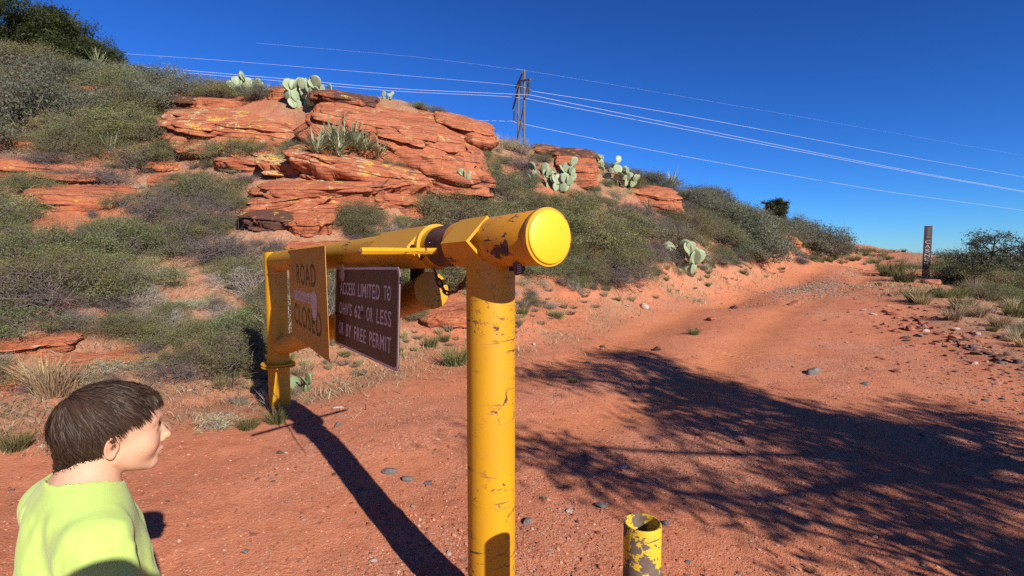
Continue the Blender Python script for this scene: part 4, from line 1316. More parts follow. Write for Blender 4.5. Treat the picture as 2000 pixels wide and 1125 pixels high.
def make_pad_mat(name, a, b_):
    m, nt, b = mat_new(name)
    N = NT(nt); o = N.obj()
    oi = N.n('ShaderNodeObjectInfo')
    c = N.mix(oi.outputs['Random'], a, b_)
    dots = N.ramp(N.vor(N.mapping(o, scale=(1, 0, 1)), 7.5, rnd=.35), [(.10, 1.0), (.17, 0.0)])
    c = N.mix(N.math('MULTIPLY', dots, .75), c, (.20, .14, .07))
    c = N.mix(N.ramp(N.noise(o, 5, 5), [(.55, 0.0), (.8, .5)]), c, (.26, .24, .12))
    N.l(c, b.inputs['Base Color']); b.inputs['Roughness'].default_value = .55; b.inputs['Specular IOR Level'].default_value = .3
    return m
M_PAD = make_pad_mat('cactus_skin', (.235, .290, .165), (.330, .385, .235))
M_PAD_D = make_pad_mat('cactus_skin_dull', (.16, .21, .10), (.23, .28, .15))
PADS = {}
for mt in (M_PAD, M_PAD_D):
    PADS[mt.name] = [new_mesh('pad', *pad_mesh(s), mt, True) for s in (1, 2, 3)]
def prickly(px, py, wpx, hpx, npads, label, seed, padpx=22, Y=None, mat=M_PAD):
    p = surf_hit(px, py)
    k = p.y / FPX
    w, h, ps = wpx * k, hpx * k, padpx * k * .95
    rs = random.Random(seed)
    t = thing('prickly_pear', label, 'cactus', p)
    nodes = []
    for i in range(npads):
        if i < max(3, npads // 4):
            a = rs.uniform(0, 6.3); r = rs.random() ** .6 * .5
            base = Vector((math.cos(a) * r * w * .85, math.sin(a) * r * w * .45, -.02))
            dirv = Vector((math.cos(a) * r * 1.1, math.sin(a) * r * .8, 1)).normalized()
        else:
            for _ in range(30):
                b0_, d0_, s0_ = rs.choice(nodes)
                tip = b0_ + d0_ * s0_ * rs.uniform(.80, .97)
                dirv = (d0_ + Vector((rs.gauss(0, .5), rs.gauss(0, .4), .35))).normalized()
                if dirv.z < .05: continue
                if tip.z + dirv.z * ps < h * 1.05 and abs(tip.x + dirv.x * ps * .5) < w * .58: break
            base = tip
        s = ps * rs.uniform(.75, 1.15)
        nodes.append((base, dirv, s))
        o = link('pad', rs.choice(PADS[mat.name]), t, base)
        side = Vector((rs.gauss(0, 1), rs.gauss(0, .55) - .2, 0)).normalized()
        x = side.cross(dirv).normalized()
        if rs.random() < .6: x = (x + Vector((.9, .25, 0)) * (1 if x.x > 0 else -1)).normalized()
        yv = dirv.cross(x).normalized(); x = yv.cross(dirv)
        o.rotation_euler = Matrix((x, yv, dirv)).transposed().to_euler()
        o.scale = (s, s, s)
    ROCKS.append((p.x, p.y, w * .35))
    return t
prickly(612, 210, 84, 58, 62, 'big pale prickly pear on the ridge beside the dark cap block', 1, 23, Y=13.2)
prickly(476, 166, 66, 36, 30, 'pale prickly pear on the skyline above the lichen slab', 2, 19, Y=15.6)
prickly(758, 192, 22, 16, 9, 'tiny prickly pear on the skyline above the crowning hump', 3, 10, Y=16.2)
prickly(1084, 372, 84, 66, 56, 'wide prickly pear on the slope below the pylon', 4, 20, Y=14.2)
prickly(1190, 338, 52, 34, 30, 'prickly pear on the skyline, upper of the right ridge pair', 5, 14, Y=17.2)
prickly(1214, 364, 52, 36, 28, 'prickly pear lower of the right ridge pair', 6, 16, Y=16)
prickly(1341, 534, 60, 64, 22, 'upright pale prickly pear on the cut bank beside the road', 7, 31)
prickly(914, 350, 22, 18, 7, 'small prickly pear among bushes below the crowning hump', 8, 14, Y=13.4)
prickly(1021, 365, 32, 26, 8, 'sparse prickly pear left of the wide one', 9, 16, Y=13.8)
prickly(1127, 390, 16, 14, 4, 'few padded small prickly pear below the wide one', 10, 13, Y=13.4)
prickly(596, 760, 60, 36, 6, 'low dull green prickly pear at the foot of the far gate post', 11, 28, mat=M_PAD_D)

# ---- yucca
def make_yucca_leaf(seed):
    rg = random.Random(seed)
    v, f = [], []
    n = 6
    for i in range(n + 1):
        t = i / n
        w = .030 * (1 - t) ** .7 * (.55 + 1.2 * min(t * 4, 1)) / 1.4 + .001
        zc = t - .10 * t * t * rg.uniform(.4, 1.4)
        x = .18 * t * t * rg.uniform(.7, 1.2)
        v += [(x, -w, zc), (x - .012 * (1 - t), 0, zc), (x, w, zc)]
    for i in range(n):
        a = i * 3
        f += [(a, a + 1, a + 4, a + 3), (a + 1, a + 2, a + 5, a + 4)]
    return np.array(v), f
def make_yucca_mat():
    m, nt, b = mat_new('yucca_leaf')
    N = NT(nt)
    oi = N.n('ShaderNodeObjectInfo')
    sx = N.n('ShaderNodeSeparateXYZ'); N.l(N.obj(), sx.inputs[0])
    c = N.mix(oi.outputs['Random'], (.20, .23, .13), (.36, .37, .22))
    c = N.mix(N.ramp(sx.outputs['Z'], [(.0, .8), (.3, 0.0)]), c, (.40, .34, .20))
    N.l(c, b.inputs['Base Color']); b.inputs['Roughness'].default_value = .45
    return m
M_YUC = make_yucca_mat()
YL = [new_mesh('yucca_leaf', *make_yucca_leaf(s), M_YUC, True) for s in (1, 2, 3)]
def yucca(px, py, hpx, n, label, seed, Y=None):
    p = surf_hit(px, py)
    L = hpx * p.y / FPX * 1.3; n = int(n * 1.5)
    rs = random.Random(seed)
    t = thing('yucca', label, 'yucca', p, group=None)
    for i in range(n):
        o = link('leaf', rs.choice(YL), t, (rs.gauss(0, .03), rs.gauss(0, .03), rs.uniform(0, .08)))
        el = (i / n) ** .8
        o.rotation_euler = (0, math.radians(8 + 82 * el + rs.uniform(-8, 8)), 0)
        o.rotation_euler = (Matrix.Rotation(rs.uniform(0, 6.3), 3, 'Z') @ Matrix.Rotation(math.radians(5 + 72 * el + rs.uniform(-9, 9)), 3, 'Y')).to_euler()
        s = L * rs.uniform(.75, 1.1) * (1 - .15 * el)
        o.scale = (s, s * rs.uniform(.8, 1.3), s)
    ROCKS.append((p.x, p.y, L * .4))
    return t
yucca(618, 300, 46, 56, 'silvery yucca rosette, leftmost of the clump on the ledge', 1)
yucca(645, 292, 50, 56, 'tall silvery yucca rosette behind the left one on the ledge', 2)
yucca(690, 296, 54, 60, 'silvery yucca rosette in the middle of the clump on the ledge', 3)
yucca(716, 306, 46, 52, 'yucca rosette with fallen leaves right of the clump middle', 4)
yucca(740, 314, 40, 44, 'small yucca rosette, rightmost of the clump on the ledge', 5)
yucca(662, 306, 42, 48, 'yucca rosette at the front of the clump', 6)
yucca(670, 288, 46, 40, 'yucca rosette at the back of the clump', 11)
yucca(190, 140, 44, 46, 'yellowish yucca high on the left slope near the junipers', 7, 16.0)
yucca(215, 295, 36, 40, 'yellow green yucca among bushes on the left slope', 8)
yucca(1312, 366, 34, 40, 'spiky yucca among ridge bushes right of the prickly pears', 9, 19)
yucca(1268, 415, 26, 34, 'small yucca in the bushes below the broken ledges', 10)

# ---- trees
def tree_px(name, label, px, py_base, hpx, wpx, Y, seed, cols, n_limbs=26, leaf=.09, nl=260, sparse=.0, group=None, mat=M_TWIG_D, xyz=None, H=None, W=None, low=.12, spray=.12, cl=.10, vr=(.65, 1.1)):
    rg = np.random.RandomState(seed)
    if xyz is None:
        p = P(px, py_base, Y); p.z = gzs(p.x, p.y) - .1
        top = P(px, py_base - hpx, Y).z
        H = top - p.z; W = wpx * Y / FPX / 2
    else:
        p = Vector(xyz)
    t = thing(name, label, 'tree', p, 0, group)
    zt = np.linspace(0, H * .85, 8)
    tr = np.stack([.06 * H * fbm(zt * .5 + seed, zt * 0) * 1.2, .06 * H * fbm(zt * .5, zt * 0 + seed), zt], 1)
    v0, f0 = twigs(tr[None], (np.linspace(.05, .012, 8) * H * .55)[None], 8)
    link('trunk', new_mesh('trunk', v0, f0, mat, True), t)
    zl = rg.uniform(low, .97, n_limbs)
    i0 = np.clip((zl * 7 * .95).astype(int), 0, 7)
    st = tr[i0]
    a = rg.uniform(0, 2 * np.pi, n_limbs)
    reach = W * np.sqrt(np.clip(1 - ((zl - .38) / .66) ** 2, .05, 1)) * rg.uniform(vr[0], vr[1], n_limbs)
    en = st + np.stack([np.cos(a) * reach, np.sin(a) * reach, H * (.05 + .13 * rg.rand(n_limbs))], 1)
    en[:, 2] = np.minimum(en[:, 2], H)
    pl_ = curve_paths(st, en, 7, rg, .10, .05)
    v1, f1 = twigs(pl_, np.linspace(.016, .004, 7)[None].repeat(n_limbs, 0) * H * .5, 5)
    link('limbs', new_mesh('limbs', v1, f1, mat, True), t)
    k = n_limbs * 8
    li = rg.randint(0, n_limbs, k); q = rg.randint(2 if spray < .1 else 3, 7, k)
    cc = pl_[li, q] + rg.normal(size=(k, 3)) * np.array([1, 1, .75]) * W * spray
    keep_ = rg.rand(k) > sparse
    cc = cc[keep_]
    m_ = nl
    pts = np.repeat(cc, m_, 0) + rg.normal(size=(len(cc) * m_, 3)) * W * cl * np.array([1, 1, .7])
    v, f = leaves(pts, leaf, rg, .4, .4)
    tt = np.clip(.5 + .9 * fbm(pts[:, 0] * 1.4 / W * 2, pts[:, 1] * 1.4 / W * 2, pts[:, 2] * 2.8 / W, 2, seed) + rg.normal(size=len(pts)) * .2, 0, 1)[:, None]
    cm = np.array(cols[0]) * (1 - tt) + np.array(cols[1]) * tt
    me = new_mesh('crown', v, f, M_LEAF, False)
    vcol(me, np.repeat(cm, 3, 0))
    link('crown', me, t)
    return t
JUN = ((.030, .046, .014), (.080, .095, .030))
tree_px('juniper_tree', 'dark green juniper on the hilltop in the upper left corner', 30, 120, 140, 230, 17.5, 3, JUN, 44, .085, 170, low=.02)
tree_px('juniper_tree', 'dark juniper stepping down the hilltop right of the corner one', 125, 128, 98, 150, 18, 4, JUN, 40, .08, 150, low=.02)
tree_px('juniper_tree', 'low dark juniper at the end of the hilltop row', 190, 130, 48, 90, 18.5, 5, JUN, 30, .075, 130, low=.02)
tree_px('juniper_tree', 'small dark bushy juniper on the skyline over the far slope', 1515, 440, 56, 52, 34, 6, JUN, 20, .10, 110)
OAKC = ((.060, .075, .040), (.125, .135, .085))
tree_px('scrub_oak_tree', 'dark ragged scrub tree on the skyline at the right edge', 1935, 540, 98, 110, 17, 7, OAKC, 26, .07, 50, .35)
tree_px('scrub_oak_tree', 'second ragged scrub tree cut by the right edge', 2010, 540, 80, 90, 17.5, 8, OAKC, 24, .07, 50, .35)
# the pine behind the viewer that throws the shade on the road (right, outside the picture)
PIN = ((.030, .050, .018), (.075, .095, .038))
# ---------------------------------------------------------------- planting
SHADE_X, SHADE_Y = 8.0, -1.1
tree_px('pine_tree', 'broad pine beside the road behind the viewer, shading the road', 0, 0, 0, 0, 0, 12, PIN, 46, .10, 125, .03, xyz=(SHADE_X, SHADE_Y, gzs(SHADE_X, SHADE_Y) - .1), H=6.3, W=3.9, low=.12, spray=.036, cl=.050, vr=(.40, 1.32))
rb_ = random.Random(42)
B = lambda k, x, y, w, hz=1.0, label=None, Y=None: bush_px(k, x, y, w, rb_, label, hz, Y)
B('oak', 60, 250, 190, 1.2, 'biggest grey green scrub oak at the upper left edge')
B('oak', 170, 240, 130, 1.0)
B('oak', -60, 300, 170, 1.1)
B('oak', 110, 165, 120, .9)
B('catclaw', 60, 140, 150, .9)
B('oak', 200, 165, 110, .8)
B('oak', 260, 160, 80, .8)
B('catclaw', 245, 185, 130, .9)
B('oak', 345, 190, 100, 1.2, 'grey blue scrub oak rising on the skyline left of the yellow rabbitbrush')
B('sage', 300, 190, 60, 1.0)
B('catclaw', 425, 193, 100, .85)
B('rabbit', 381, 192, 32, 1.3, 'mustard yellow rabbitbrush on the thin ledge')
B('rabbit', 456, 172, 40, 1.0, 'yellow rabbitbrush under the skyline prickly pear')
B('oak', 502, 195, 80, .8, 'low blue grey bush at the left end of the lichen slab')
B('dead', 545, 185, 60, .6)
B('catclaw', 230, 265, 170, .8)
B('catclaw', 130, 300, 130, .8)
B('catclaw', 310, 270, 130, .7)
B('brush', 150, 312, 50, 1.0, 'pale yellow broom shrub left of the slope yucca')
B('dead', 100, 315, 110, .6)
B('acacia', 265, 325, 150, .8)
B('dead', 215, 360, 120, .7, 'dark twiggy bush above the hollow')
B('acacia', 395, 385, 150, .9, 'large thorn bush in the middle of the left slope')
B('dead', 430, 392, 110, .7)
B('catclaw', 440, 302, 140, .6)
B('catclaw', 360, 300, 110, .7)
B('acacia', 585, 298, 100, .7, 'thin thorn bush in front of the lichen slab')
B('acacia', 320, 490, 200, .85, 'wide dark thorn bush on the left slope above the red face')
B('dead', 370, 492, 110, .7)
B('catclaw', 235, 470, 130, .8)
B('dead', 170, 480, 140, .8)
B('fresh', 30, 440, 130, .9, 'leafy green bush at the left edge below the shelf')
B('catclaw', 110, 575, 210, .95, 'large feathery bush like a small tree on the left slope')
B('catclaw', 20, 560, 130, .9)
B('dead', 180, 600, 120, .8)
B('fresh', 40, 650, 170, .7)
B('catclaw', 250, 655, 150, .8)
B('sage', 275, 600, 110, 1.0, 'white stemmed silver sagebrush on the left bank')
B('sage', 330, 640, 90, .9)
B('catclaw', 345, 672, 140, .7)
B('dead', 130, 640, 130, .6)
B('dead', 330, 735, 170, .55, 'wide grey dead bush behind the boy')
B('dead', 410, 700, 110, .6)
B('fresh', 462, 662, 105, 1.2, 'dense fresh green bush beside the far gate post')
B('sage', 490, 575, 110, 1.0, 'silver sagebrush touching the top of the far gate post')
B('sage', 430, 560, 70, .8)
B('weed', 425, 838, 85, .95, 'pale green leafy weed at the road edge right of the boy')
B('catclaw', 715, 448, 110, .7)
B('sage', 770, 455, 60, .8, 'small silver sagebrush just above the gate beam')
B('catclaw', 680, 435, 70, .7)
B('acacia', 845, 350, 120, .7, 'thorn bush at the foot of the crowning hump')
B('brush', 800, 328, 60, .6)
B('dead', 940, 370, 110, .8)
B('dead', 1018, 330, 70, 1.1, 'grey twiggy bush on the ridge below the pylon')
B('acacia', 1010, 372, 100, .7)
B('catclaw', 880, 445, 180, .8)
B('catclaw', 985, 445, 170, .7)
B('catclaw', 830, 415, 90, .7)
B('catclaw', 1080, 445, 150, .6)
B('catclaw', 1150, 470, 170, .8)
B('acacia', 1150, 520, 130, .7)
B('dead', 1190, 540, 140, .7, 'grey dead bush on top of the bank cut')
B('catclaw', 1230, 450, 150, .7)
B('dead', 1270, 505, 90, 1.1, 'tall grey dry bush left of the roadside prickly pear')
B('dead', 1300, 500, 90, .8)
B('catclaw', 1330, 450, 140, .8)
B('brush', 1385, 505, 60, .8)
B('acacia', 1400, 470, 140, .8)
B('oak', 1475, 505, 120, 1.25, 'dark scrub oak above the far bank of the road')
B('oak', 1440, 460, 110, 1.0)
B('oak', 1600, 490, 120, .8, 'grey green bush at the nose of the hill by the road crest')
B('oak', 1550, 470, 90, .8)
B('dead', 1630, 490, 60, .7)
for x, y, w in ((1235, 350, 70), (1285, 372, 80), (1340, 392, 60), (1385, 395, 80), (1430, 418, 80), (1480, 435, 70), (1180, 330, 50), (1560, 452, 70), (820, 215, 46), (855, 222, 40)):
    B(rb_.choice(('oak', 'catclaw', 'acacia')), x, y, w, .8)
B('dead', 1545, 490, 30, .8)
# beyond the right verge
for x, y, w, k in ((1745, 520, 60, 'catclaw'), (1780, 515, 70, 'acacia'), (1870, 552, 110, 'acacia'), (1900, 560, 130, 'catclaw'), (1955, 575, 140, 'catclaw'), (2020, 590, 150, 'acacia'), (1900, 530, 130, 'oak'), (1970, 540, 150, 'oak'), (1850, 522, 90, 'catclaw'),
                   (1920, 590, 100, 'catclaw'), (1990, 610, 110, 'fresh'), (2060, 560, 150, 'catclaw'), (1870, 520, 90, 'fresh'), (1765, 505, 40, 'acacia')):
    p = hit(x, y, 6)
    B(k, x, y, w, .85, None, max(14, min(p.y, 24)))
B('acacia', 560, 322, 90, .7)
B('catclaw', 500, 300, 70, .7)
B('dead', 480, 360, 60, .6)
B('catclaw', 700, 425, 90, .8)
B('acacia', 900, 345, 90, .7)
B('dead', 870, 365, 80, .7)
B('catclaw', 770, 330, 60, .6)
B('catclaw', 60, 372, 110, .8)
B('dead', 130, 345, 70, .7)
B('acacia', 235, 405, 100, .8)
B('sage', 30, 325, 70, .8)
B('acacia', 1040, 530, 120, .7)
B('dead', 1100, 560, 60, .6)
B('sage', 1075, 600, 45, .7)
B('dead', 1030, 580, 50, .6)
B('weed', 1060, 560, 40, .8)
B('sage', 1365, 590, 30, .7, 'small grey weed at the bank foot right of the roadside prickly pear')
CLEAR = [(-10, 640, 300, 780), (70, 330, 250, 420), (0, 285, 180, 345), (340, 185, 960, 295), (500, 300, 830, 400), (490, 400, 660, 470), (340, 500, 420, 600), (1000, 560, 1330, 640), (1085, 305, 1165, 355),
         (1220, 365, 1310, 400), (1300, 470, 1375, 540), (1050, 320, 1130, 375), (590, 250, 760, 320), (560, 455, 690, 500), (1500, 480, 1620, 520), (760, 560, 1000, 720), (285, 312, 360, 350)]
def sky_y(px):
    return np.interp(px, [-200, 0, 200, 330, 540, 650, 760, 870, 960, 1060, 1160, 1250, 1340, 1420, 1500, 1640], [60, 90, 130, 165, 185, 190, 195, 225, 275, 295, 320, 350, 380, 400, 428, 480])
def foot_y(px):
    return np.interp(px, [-200, 0, 300, 540, 760, 960, 1160, 1340, 1500, 1640], [800, 770, 740, 700, 640, 600, 560, 530, 510, 498])
rf = random.Random(9)
nfill = 0
for _ in range(7000):
    if nfill >= 330: break
    px = rf.uniform(-120, 1640)
    t = rf.random()
    py = sky_y(px) + 12 + t * (foot_y(px) - sky_y(px) - 12)
    p = hit(px, py, 3)
    rad = rf.choice((.25, .38, .5, .65, .8, .95))
    w = 2 * rad * FPX / p.y; h = w * .42
    bad = False
    for x0, y0, x1, y1 in CLEAR:
        ox = min(px + w * .45, x1) - max(px - w * .45, x0); oy = min(py, y1) - max(py - h, y0)
        if ox > 6 and oy > 5: bad = True; break
    if bad: continue
    if px > 1360: k = rf.choice(('oak', 'acacia', 'catclaw', 'oak'))
    elif py > 560: k = rf.choice(('catclaw', 'dead', 'dead', 'sage', 'acacia'))
    else: k = rf.choice(('catclaw', 'catclaw', 'acacia', 'acacia', 'dead', 'brush', 'oak' if px < 350 else 'dead'))
    o = bush_px(k, px, py, w, rf, None, rf.uniform(.75, 1.25), None, True)
    nfill += o is not None
nsm = 0
for _ in range(4000):                   # low scrub between the bushes
    if nsm >= 230: break
    px = rf.uniform(-60, 1600)
    py = sky_y(px) + 14 + rf.random() * (foot_y(px) + 12 - sky_y(px) - 14)
    p = hit(px, py, 3)
    w = 2 * rf.uniform(.14, .30) * FPX / p.y
    if any(min(px + w * .4, x1) - max(px - w * .4, x0) > 14 and min(py, y1) - max(py - w * .4, y0) > 8 for x0, y0, x1, y1 in CLEAR[2:6] + CLEAR[8:9]): continue
    k = rf.choice(('dead', 'dead', 'brush', 'acacia', 'catclaw', 'sage', 'weed'))
    o = bush_px(k, px, py, w, rf, None, rf.uniform(.7, 1.2), None, True)
    nsm += o is not None
print('bushes', len(PLACED))

# ---- grass
def blades(n, rg, R, hgt, spread, w=.006, bend=.5):
    a = rg.uniform(0, 2 * np.pi, n); r = R * np.sqrt(rg.rand(n))
    b0 = np.stack([np.cos(a) * r, np.sin(a) * r, np.zeros(n) - .01], 1)
    d = np.stack([np.cos(a) * spread * rg.uniform(.2, 1.2, n), np.sin(a) * spread * rg.uniform(.2, 1.2, n), np.ones(n)], 1) + rg.normal(size=(n, 3)) * .15
    d /= np.linalg.norm(d, axis=1)[:, None]
    L = hgt * rg.uniform(.45, 1.15, n)[:, None]
    sidev = np.cross(d, rg.normal(size=(n, 3))); sidev /= np.linalg.norm(sidev, axis=1)[:, None]
    ww = w * rg.uniform(.6, 1.3, (n, 1))
    m1 = b0 + d * L * .5; tip = b0 + d * L + np.stack([d[:, 0] * bend, d[:, 1] * bend, -np.abs(rg.rand(n)) * bend * .6], 1) * L * .5
    v = np.stack([b0 - sidev * ww, b0 + sidev * ww, m1 + sidev * ww * .8, m1 - sidev * ww * .8, tip], 1)
    return v.reshape(-1, 3)
def blade_faces(n):
    i = 5 * np.arange(n)[:, None]
    return np.concatenate([i + np.array([[0, 1, 2]]), i + np.array([[0, 2, 3]]), i + np.array([[3, 2, 4]])])
TUFT = {}
for nm, (c0, c1), hgt, spr, n in (('straw', ((.30, .22, .11), (.50, .39, .22)), .30, .55, 260), ('green', ((.10, .115, .035), (.20, .19, .075)), .26, .6, 260), ('pale', ((.36, .30, .19), (.54, .46, .32)), .45, .35, 200), ('grey', ((.16, .14, .10), (.27, .23, .17)), .14, .9, 150)):
    TUFT[nm] = []
    for s in (1, 2, 3):
        rg = np.random.RandomState(s * 5 + n)
        v = blades(n, rg, .09, hgt, spr, .0030)
        me = new_mesh(nm + '_grass_blades', v, blade_faces(n), M_BLADE, False)
        t = rg.rand(n, 1)
        vcol(me, np.repeat(np.array(c0) * (1 - t) + np.array(c1) * t, 5, 0))
        TUFT[nm].append(me)
TW = dict(straw='dry straw coloured grass tuft', green='green grass tuft', pale='tall pale grass tuft', grey='low grey grass tuft')
def tuft(kind, px, py, hpx, rs, label=None, p=None):
    p = p or hit(px, py, 2.5)
    base = dict(straw=.30, green=.26, pale=.45, grey=.14)[kind]
    s = hpx * p.y / FPX / base
    o = link('grass_tuft', rs.choice(TUFT[kind]), None, p)
    o.scale = (s, s, s * rs.uniform(.85, 1.15)); o.rotation_euler = (0, 0, rs.uniform(0, 6.3))
    lb = label or fit(f'{TW[kind]} {where(px, py)}')
    return tag(o, lb, 'grass tuft', None if label else lb.replace('tuft ', 'tufts '))
rt = random.Random(3)
tuft('straw', 105, 770, 90, rt, 'tall dry grass tuft on the bank behind the boy\'s hair')
tuft('straw', 85, 760, 70, rt)
tuft('green', 485, 838, 40, rt, 'green grass tuft beside the pale weed')
tuft('green', 540, 828, 40, rt, 'green grass tuft in the shadow of the far gate post')
tuft('pale', 532, 796, 42, rt, 'tall pale stalks in front of the far gate post')
tuft('green', 30, 880, 52, rt, 'green grass tuft at the road edge left of the boy')
tuft('green', 1765, 552, 42, rt, 'large green grass tuft left of the trail marker')
tuft('green', 1740, 540, 46, rt)
tuft('green', 1355, 655, 22, rt, 'lone small weed in the road')
tuft('green', 1120, 750, 18, rt, 'green tuft at the tip of the tree shade')
tuft('straw', 1585, 1122, 18, rt, 'small pale stalks in the tree shade')
tuft('green', 890, 715, 50, rt, 'green tuft left of the tall yellow post')
for k, x, y, h in (('pale', 985, 292, 28), ('pale', 965, 285, 24), ('pale', 1000, 296, 26), ('pale', 975, 300, 24), ('pale', 560, 182, 26), ('pale', 575, 192, 22), ('pale', 410, 168, 22), ('pale', 520, 178, 22), ('straw', 150, 160, 30), ('straw', 210, 175, 30)):
    tuft(k, x, y, h, rt)
for _ in range(190):                   # bank and verge
    px = rt.uniform(420, 1650); py = foot_y(px) + rt.uniform(-10, 95) * (1 - (px - 420) / 1700)
    if px < 980 and 560 < px and py < 640: continue
    k = rt.choice(('green', 'grey', 'grey', 'straw', 'grey', 'straw'))
    p = hit(px, py, 2.5)
    if ground_full([p.x], [p.y])[6][0] > .15: continue
    tuft(k, px, py, rt.uniform(.10, .24) * (.55 if k == 'grey' else 1) * FPX / p.y, rt, None, p)
for _ in range(80):
    px = rt.uniform(1600, 1765); py = 492 + 26 * rt.random() ** 1.5
    tuft(rt.choice(('straw', 'green', 'pale')), px, py, rt.uniform(8, 14), rt)
for _ in range(80):                    # right verge
    px = rt.uniform(1700, 2050); py = rt.uniform(575, 700)
    if py > 560 + (px - 1700) * .42 or px < 1790 and rt.random() < .6: continue
    tuft(rt.choice(('straw', 'pale', 'straw', 'green')), px, py, rt.uniform(18, 38), rt)
# ---- litter of dry stalks, one object
def litter(n, seed, y0, y1, dens, hgt, name, cols):
    rg = np.random.RandomState(seed)
    Y = y0 * (y1 / y0) ** rg.rand(n)
    X = Y * rg.uniform(-1.3, 1.2, n)
    z, road, trk, lit, grav, hill, sdl, sdr, al = ground_full(X, Y)
    k = rg.rand(n) < dens(lit, hill, sdl, sdr, X, Y)
    X, Y = X[k], Y[k]; n = len(X)
    v = blades(n, rg, .001, 1.0, .9, .036, .7).reshape(n, 5, 3) * (hgt * rg.uniform(.5, 1.5, (n, 1, 1)))
    v[:, :, 0] += X[:, None]; v[:, :, 1] += Y[:, None]; v[:, :, 2] += gz_at(X, Y)[:, None]
    me = new_mesh(name, v.reshape(-1, 3), blade_faces(n), M_BLADE, False)
    t = rg.rand(n, 1); c = np.array(cols)[rg.randint(0, len(cols), n)] * rg.uniform(.75, 1.2, (n, 1))
    vcol(me, np.repeat(c, 5, 0))
    print(name, n)
    return tag(link(name, me), kind='stuff')
litter(150000, 31, 4.2, 22, lambda lit, hill, sdl, sdr, X, Y: np.clip(.9 * lit + .25 * hill + .25 * np.exp(-((sdl + .3) / .4) ** 2), 0, 1) * (sdl < .1) * .8, .085, 'dry_grass', [(.34, .25, .14), (.42, .33, .20), (.22, .16, .10), (.28, .22, .15), (.16, .15, .06), (.45, .38, .26)])
litter(50000, 32, 5, 24, lambda lit, hill, sdl, sdr, X, Y: np.where((sdr < -1.4) & (X > 0), .75, 0), .13, 'dry_verge_grass', [(.40, .32, .18), (.48, .40, .25), (.28, .22, .12), (.20, .19, .08)])
litter(60000, 33, 13, 46, lambda lit, hill, sdl, sdr, X, Y: np.clip(.55 * lit + 1.0 * np.exp(-((sdl + .5) / .7) ** 2) + .55 * np.exp(-((sdl - 1.7) / .35) ** 2) * (Y > 17) + 1.0 * np.exp(-((sdr + .9) / .8) ** 2) + .6 * ((sdl < -2) & (Y > 24)) + .7 * ((sdr < -2) & (Y > 15)) + .8 * (Y > 38), 0, 1) * (X > 3) * .75, .17, 'dry_crest_grass', [(.40, .33, .19), (.50, .42, .27), (.30, .25, .13), (.24, .24, .10), (.19, .20, .08)])
litter(70000, 34, 5, 17, lambda lit, hill, sdl, sdr, X, Y: np.clip(np.exp(-((sdl + .9) / 1.0) ** 2), 0, 1) * (X > -2.5) * .6, .10, 'dry_bank_grass', [(.36, .27, .16), (.44, .35, .22), (.24, .18, .11), (.20, .19, .08), (.30, .24, .17)])
ro = random.Random(77)
for _ in range(110):                   # the slope goes on, overgrown, left of the picture
    x, y = ro.uniform(-30, -6), ro.uniform(-9, 17)
    if y > .92 * -x or math.hypot(x, y) < 6.5: continue
    k = ro.choice(('catclaw', 'acacia', 'oak', 'dead', 'catclaw', 'sage'))
    r = ro.uniform(.5, 1.2)
    put_bush(k, Vector((x, y, gzs(x, y))), r, ro, f'{size_word(r)} {DESC[k]} on the slope beyond the left edge of the view', f'{DESC[k]} plants beyond the left edge, {size_word(r)}', ro.uniform(.8, 1.2))
# ---------------------------------------------------------------- power line
M_WOOD = bark_mat('weathered_pole_wood', (.10, .072, .058), (.21, .16, .135))
M_WIRE = simple('aluminium_conductor', (.62, .62, .64), .4, .5, .0)
M_INS = simple('porcelain_disc', (.10, .075, .07), .3)
TY = 86.0
pyl = thing('power_pylon', 'tall wooden two pole power pylon standing behind the red ridge', 'pylon', P(1018, 300, TY))
t0 = pyl.location.copy()
def tp(px, py, dy=0.0):
    return P(px, py, TY + dy) - t0
def ground_under(q):
    return gzs(q.x + t0.x, q.y + t0.y) - t0.z - 1
def tpart(name, a, b_, r0, r1=None, mat=None, n=10):
    return MB().tube([a, a.lerp(b_, .5), b_], [r0, (r0 + (r1 or r0)) / 2, r1 or r0], n).build(name, mat or M_WOOD, pyl, True)
near_top, far_top = tp(1024, 136, -2.6), tp(1013, 158, 2.9)
nb = near_top.copy(); nb.x -= .1; nb.z = min(ground_under(nb), nb.z - 20)
fb = far_top.copy(); fb.x -= .3; fb.z = min(ground_under(fb), fb.z - 20)
tpart('pole', nb, near_top, .25, .17)
tpart('pole', fb, far_top, .25, .17)
ca, cb = tp(1034, 156, -6.4), tp(1002, 213, 6.8)
cm0, cm1 = tp(1024, 158, -2.6), tp(1010, 172, 2.9)
MB().tube([tp(1036, 155, -5.2), tp(1017, 158, -1.5)], .16, 6).build('crossarm', M_WOOD, pyl)
MB().tube([tp(1021, 142, -2.5), tp(1008, 170, 3.0)], .16, 6).build('crossarm', M_WOOD, pyl)
MB().tube([tp(1016, 158, 0), tp(1003, 212, 6)], .13, 6).build('crossarm', M_WOOD, pyl)
MB().tube([tp(1012, 170, 2.9), tp(1001, 214, 6)], .11, 6).build('brace', M_WOOD, pyl)
MB().tube([tp(1032, 158, -5), tp(1010, 276, 2.9)], .11, 6).build('brace', M_WOOD, pyl)
MB().tube([tp(1009, 214, 2.9), tp(1023, 258, -2.6)], .11, 6).build('brace', M_WOOD, pyl)
MB().tube([tp(1009, 168, 2.9), tp(1008, 172, 2.9)], .24, 8).build('pole_cap', M_WOOD, pyl)
